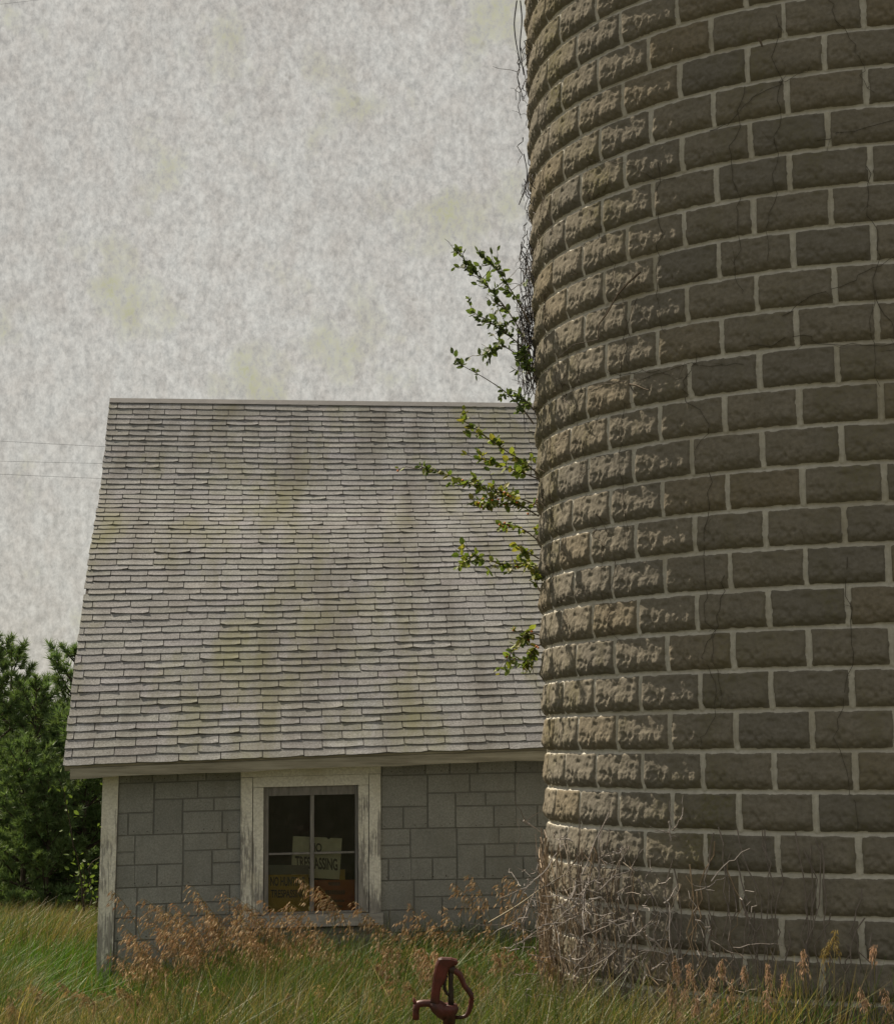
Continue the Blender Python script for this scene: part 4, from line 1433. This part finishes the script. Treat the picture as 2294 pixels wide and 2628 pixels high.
def right_tip(x, y): return 1650 + x / 2.783, 2300 + y / 2.783
GB = 'seed stalks in front of the dark silo wall'
RS = [(230, 440, .14), (330, 480, .14), (190, 630, .12), (300, 645, .11), (490, 580, .13), (635, 600, .13), (720, 490, .10), (885, 485, .10), (1000, 560, .13), (900, 620, .17), (735, 710, .12),
      (770, 760, .13), (1145, 380, .14), (1330, 315, .14), (1375, 245, .13), (565, 450, .10), (1555, 665, .12), (1715, 660, .12), (380, 710, .1), (540, 740, .1), (270, 800, .11), (1400, 850, .12), (1720, 840, .13), (1650, 350, .07)]
for (x, y, s) in RS:
    px, py = right_tip(x, y)
    b, t = stalk_pts(px, py, rng.uniform(8.9, 9.5), 0.10 * rng.normal())
    o = thing('seed_stalk', b, 'dry grass stalk with a small drooping pinkish tan seed head before the dark silo', 'grass stalk', GB)
    a, c = Geo(), Geo()
    brome(a, c, b, t, s * 0.66, rng.uniform(1.0, 1.8), (-0.05, 0, -0.1), (0.50, 0.37, 0.27) if x < 1200 or x > 1500 else (0.42, 0.34, 0.13), spk=0.68)
    a.build('stem', M_SEED, o); c.build('seed_head', M_SEED, o)

# ------------------------------------------------------------------ yard hydrant
HD = 7.1
def zh(x, y): return at(950 + x / 5.12, 2380 + y / 5.12, HD)
hb = zh(1035, 1260)
hyd = thing('yard_hydrant', (hb[0], hb[1], 0), 'rusty red yard hydrant with curved lever handle and downturned spout', 'hydrant')


def extrude_outline(g, outl, th, bev=0.006):
    """outline of pixels made into a casting th metres thick with rounded edges"""
    P = np.array([zh(x, y) for x, y in outl]); c = P.mean(0)
    n = len(P)
    back = np.array([0, 1.0, 0])
    rings = []
    area = np.sum(P[:, 0] * np.roll(P[:, 2], -1) - np.roll(P[:, 0], -1) * P[:, 2])
    d0 = np.roll(P, -1, 0) - np.roll(P, 1, 0); n0 = np.cross(d0, back); q0 = P + 0.05 * n0
    a2 = np.sum(q0[:, 0] * np.roll(q0[:, 2], -1) - np.roll(q0[:, 0], -1) * q0[:, 2])
    sgn = 1.0 if abs(a2) < abs(area) else -1.0      # inwards
    for dy, k in ((-th / 2, 1 - 0.16), (-th / 2 + bev, 1.0), (th / 2 - bev, 1.0), (th / 2, 1 - 0.16)):
        # inset towards the polygon's own medial line along the local normal
        d = np.roll(P, -1, 0) - np.roll(P, 1, 0); d /= np.linalg.norm(d, axis=1)[:, None]
        nr = np.cross(d, back)
        ins = bev if k < 1 else 0.0
        rings.append(P + nr * ins * sgn + back * dy)
    v = np.concatenate(rings)
    for b in range(3):
        g.add(v, [[b * n + i, b * n + (i + 1) % n, (b + 1) * n + (i + 1) % n, (b + 1) * n + i] for i in range(n)])
    g.add(v, [list(range(n))[::-1]]); g.add(v, [list(range(3 * n, 4 * n))])


g = Geo()
extrude_outline(g, [(790, 985), (800, 860), (818, 720), (835, 600), (858, 500), (893, 415), (940, 398), (1060, 402), (1140, 425), (1152, 460), (1138, 498), (1080, 512), (1035, 545), (1003, 640), (965, 735), (935, 790), (918, 860), (916, 1000), (880, 1040)], 0.042)
g.build('head', M_RED, hyd, smooth=False)
g = Geo()
g.tube(np.array([zh(1035, y) for y in (1020, 1080, 1160, 1270)]), [0.030, 0.036, 0.026, 0.0225], sides=14)
base = zh(1035, 1270)
g.tube(np.array([base + np.array([0, 0, 0.0]), base * np.array([1, 1, 0.5]), base * np.array([1, 1, 0.0]) - np.array([0, 0, 0.02])]), 0.0215, 0.0215, sides=14)
g.tube(np.array([zh(800, 985), zh(880, 1050), zh(960, 1110), zh(1020, 1170)]), [0.017, 0.027, 0.03, 0.024], sides=12)
g.build('standpipe', M_RED, hyd, smooth=True)
g = Geo()
g.tube(np.array([zh(*q) for q in ((900, 1010), (800, 1005), (700, 1003), (640, 1012), (608, 1045), (600, 1100), (600, 1150), (600, 1215))]), [0.014, 0.0135, 0.013, 0.013, 0.0135, 0.0125, 0.0125, 0.0125], sides=12)
g.tube(np.array([zh(600, 1020), zh(582, 980), zh(568, 930)]), [0.008, 0.006, 0.002], sides=8)
g.build('spout', M_RED, hyd, smooth=True)
g = Geo()
g.tube(np.array([zh(1060, y) for y in (480, 700, 900, 1060)]), [0.0105, 0.0085, 0.0095, 0.012], sides=10)
g.tube(np.array([zh(1020, 520), zh(1075, 560), zh(1100, 600)]), [0.014, 0.016, 0.010], sides=8)
g.build('plunger_rod', M_IRON, hyd, smooth=True)
g = Geo()
g.tube(np.array([zh(*q) for q in ((1000, 640), (975, 740), (980, 820), (1010, 880), (1045, 900))]), 0.0058, 0.0058, sides=8)
g.build('linkage', M_IRON, hyd, smooth=True)
g = Geo()
g.tube(np.array([zh(*q) for q in ((1060, 560), (1120, 580), (1175, 625), (1205, 690), (1235, 770), (1290, 835), (1325, 890), (1332, 960), (1318, 1050), (1295, 1120), (1255, 1172), (1200, 1190), (1100, 1190))]),
       [0.012, 0.0115, 0.011, 0.010, 0.0095, 0.0105, 0.0105, 0.0095, 0.009, 0.0085, 0.0075, 0.0068, 0.0065], sides=10)
g.build('handle', M_RED, hyd, smooth=True)

# ------------------------------------------------------------------ utility wires
GW = 'utility wires behind the shed'
for (xa, ya, xb, yb, lab) in ((0, 1132, 282, 1147, 'topmost of the three thin wires meeting the roof edge'), (0, 1183.5, 283, 1190, 'middle of the three thin wires meeting the roof edge'),
                              (0, 1217, 276, 1229, 'lowest of the three thin wires meeting the roof edge'), (0, 10, 85, 0, 'lone wire crossing the top left corner of sky')):
    g = Geo()
    d0 = 46.0
    A0, B0 = at(xa, ya, d0), at(xb, yb, d0)
    dr = (B0 - A0) / np.linalg.norm(B0 - A0)
    s = np.linspace(-22, 30 if ya > 100 else 22, 40)
    P = A0[None] + dr[None] * s[:, None] + np.array([0, 0, 1.0])[None] * (0.0009 * ((s - 1.3) ** 2))[:, None]
    g.tube(P, 0.0033, 0.0033, 5)
    tag(g.build('utility_wire', M_WIRE), lab, 'wire', GW)
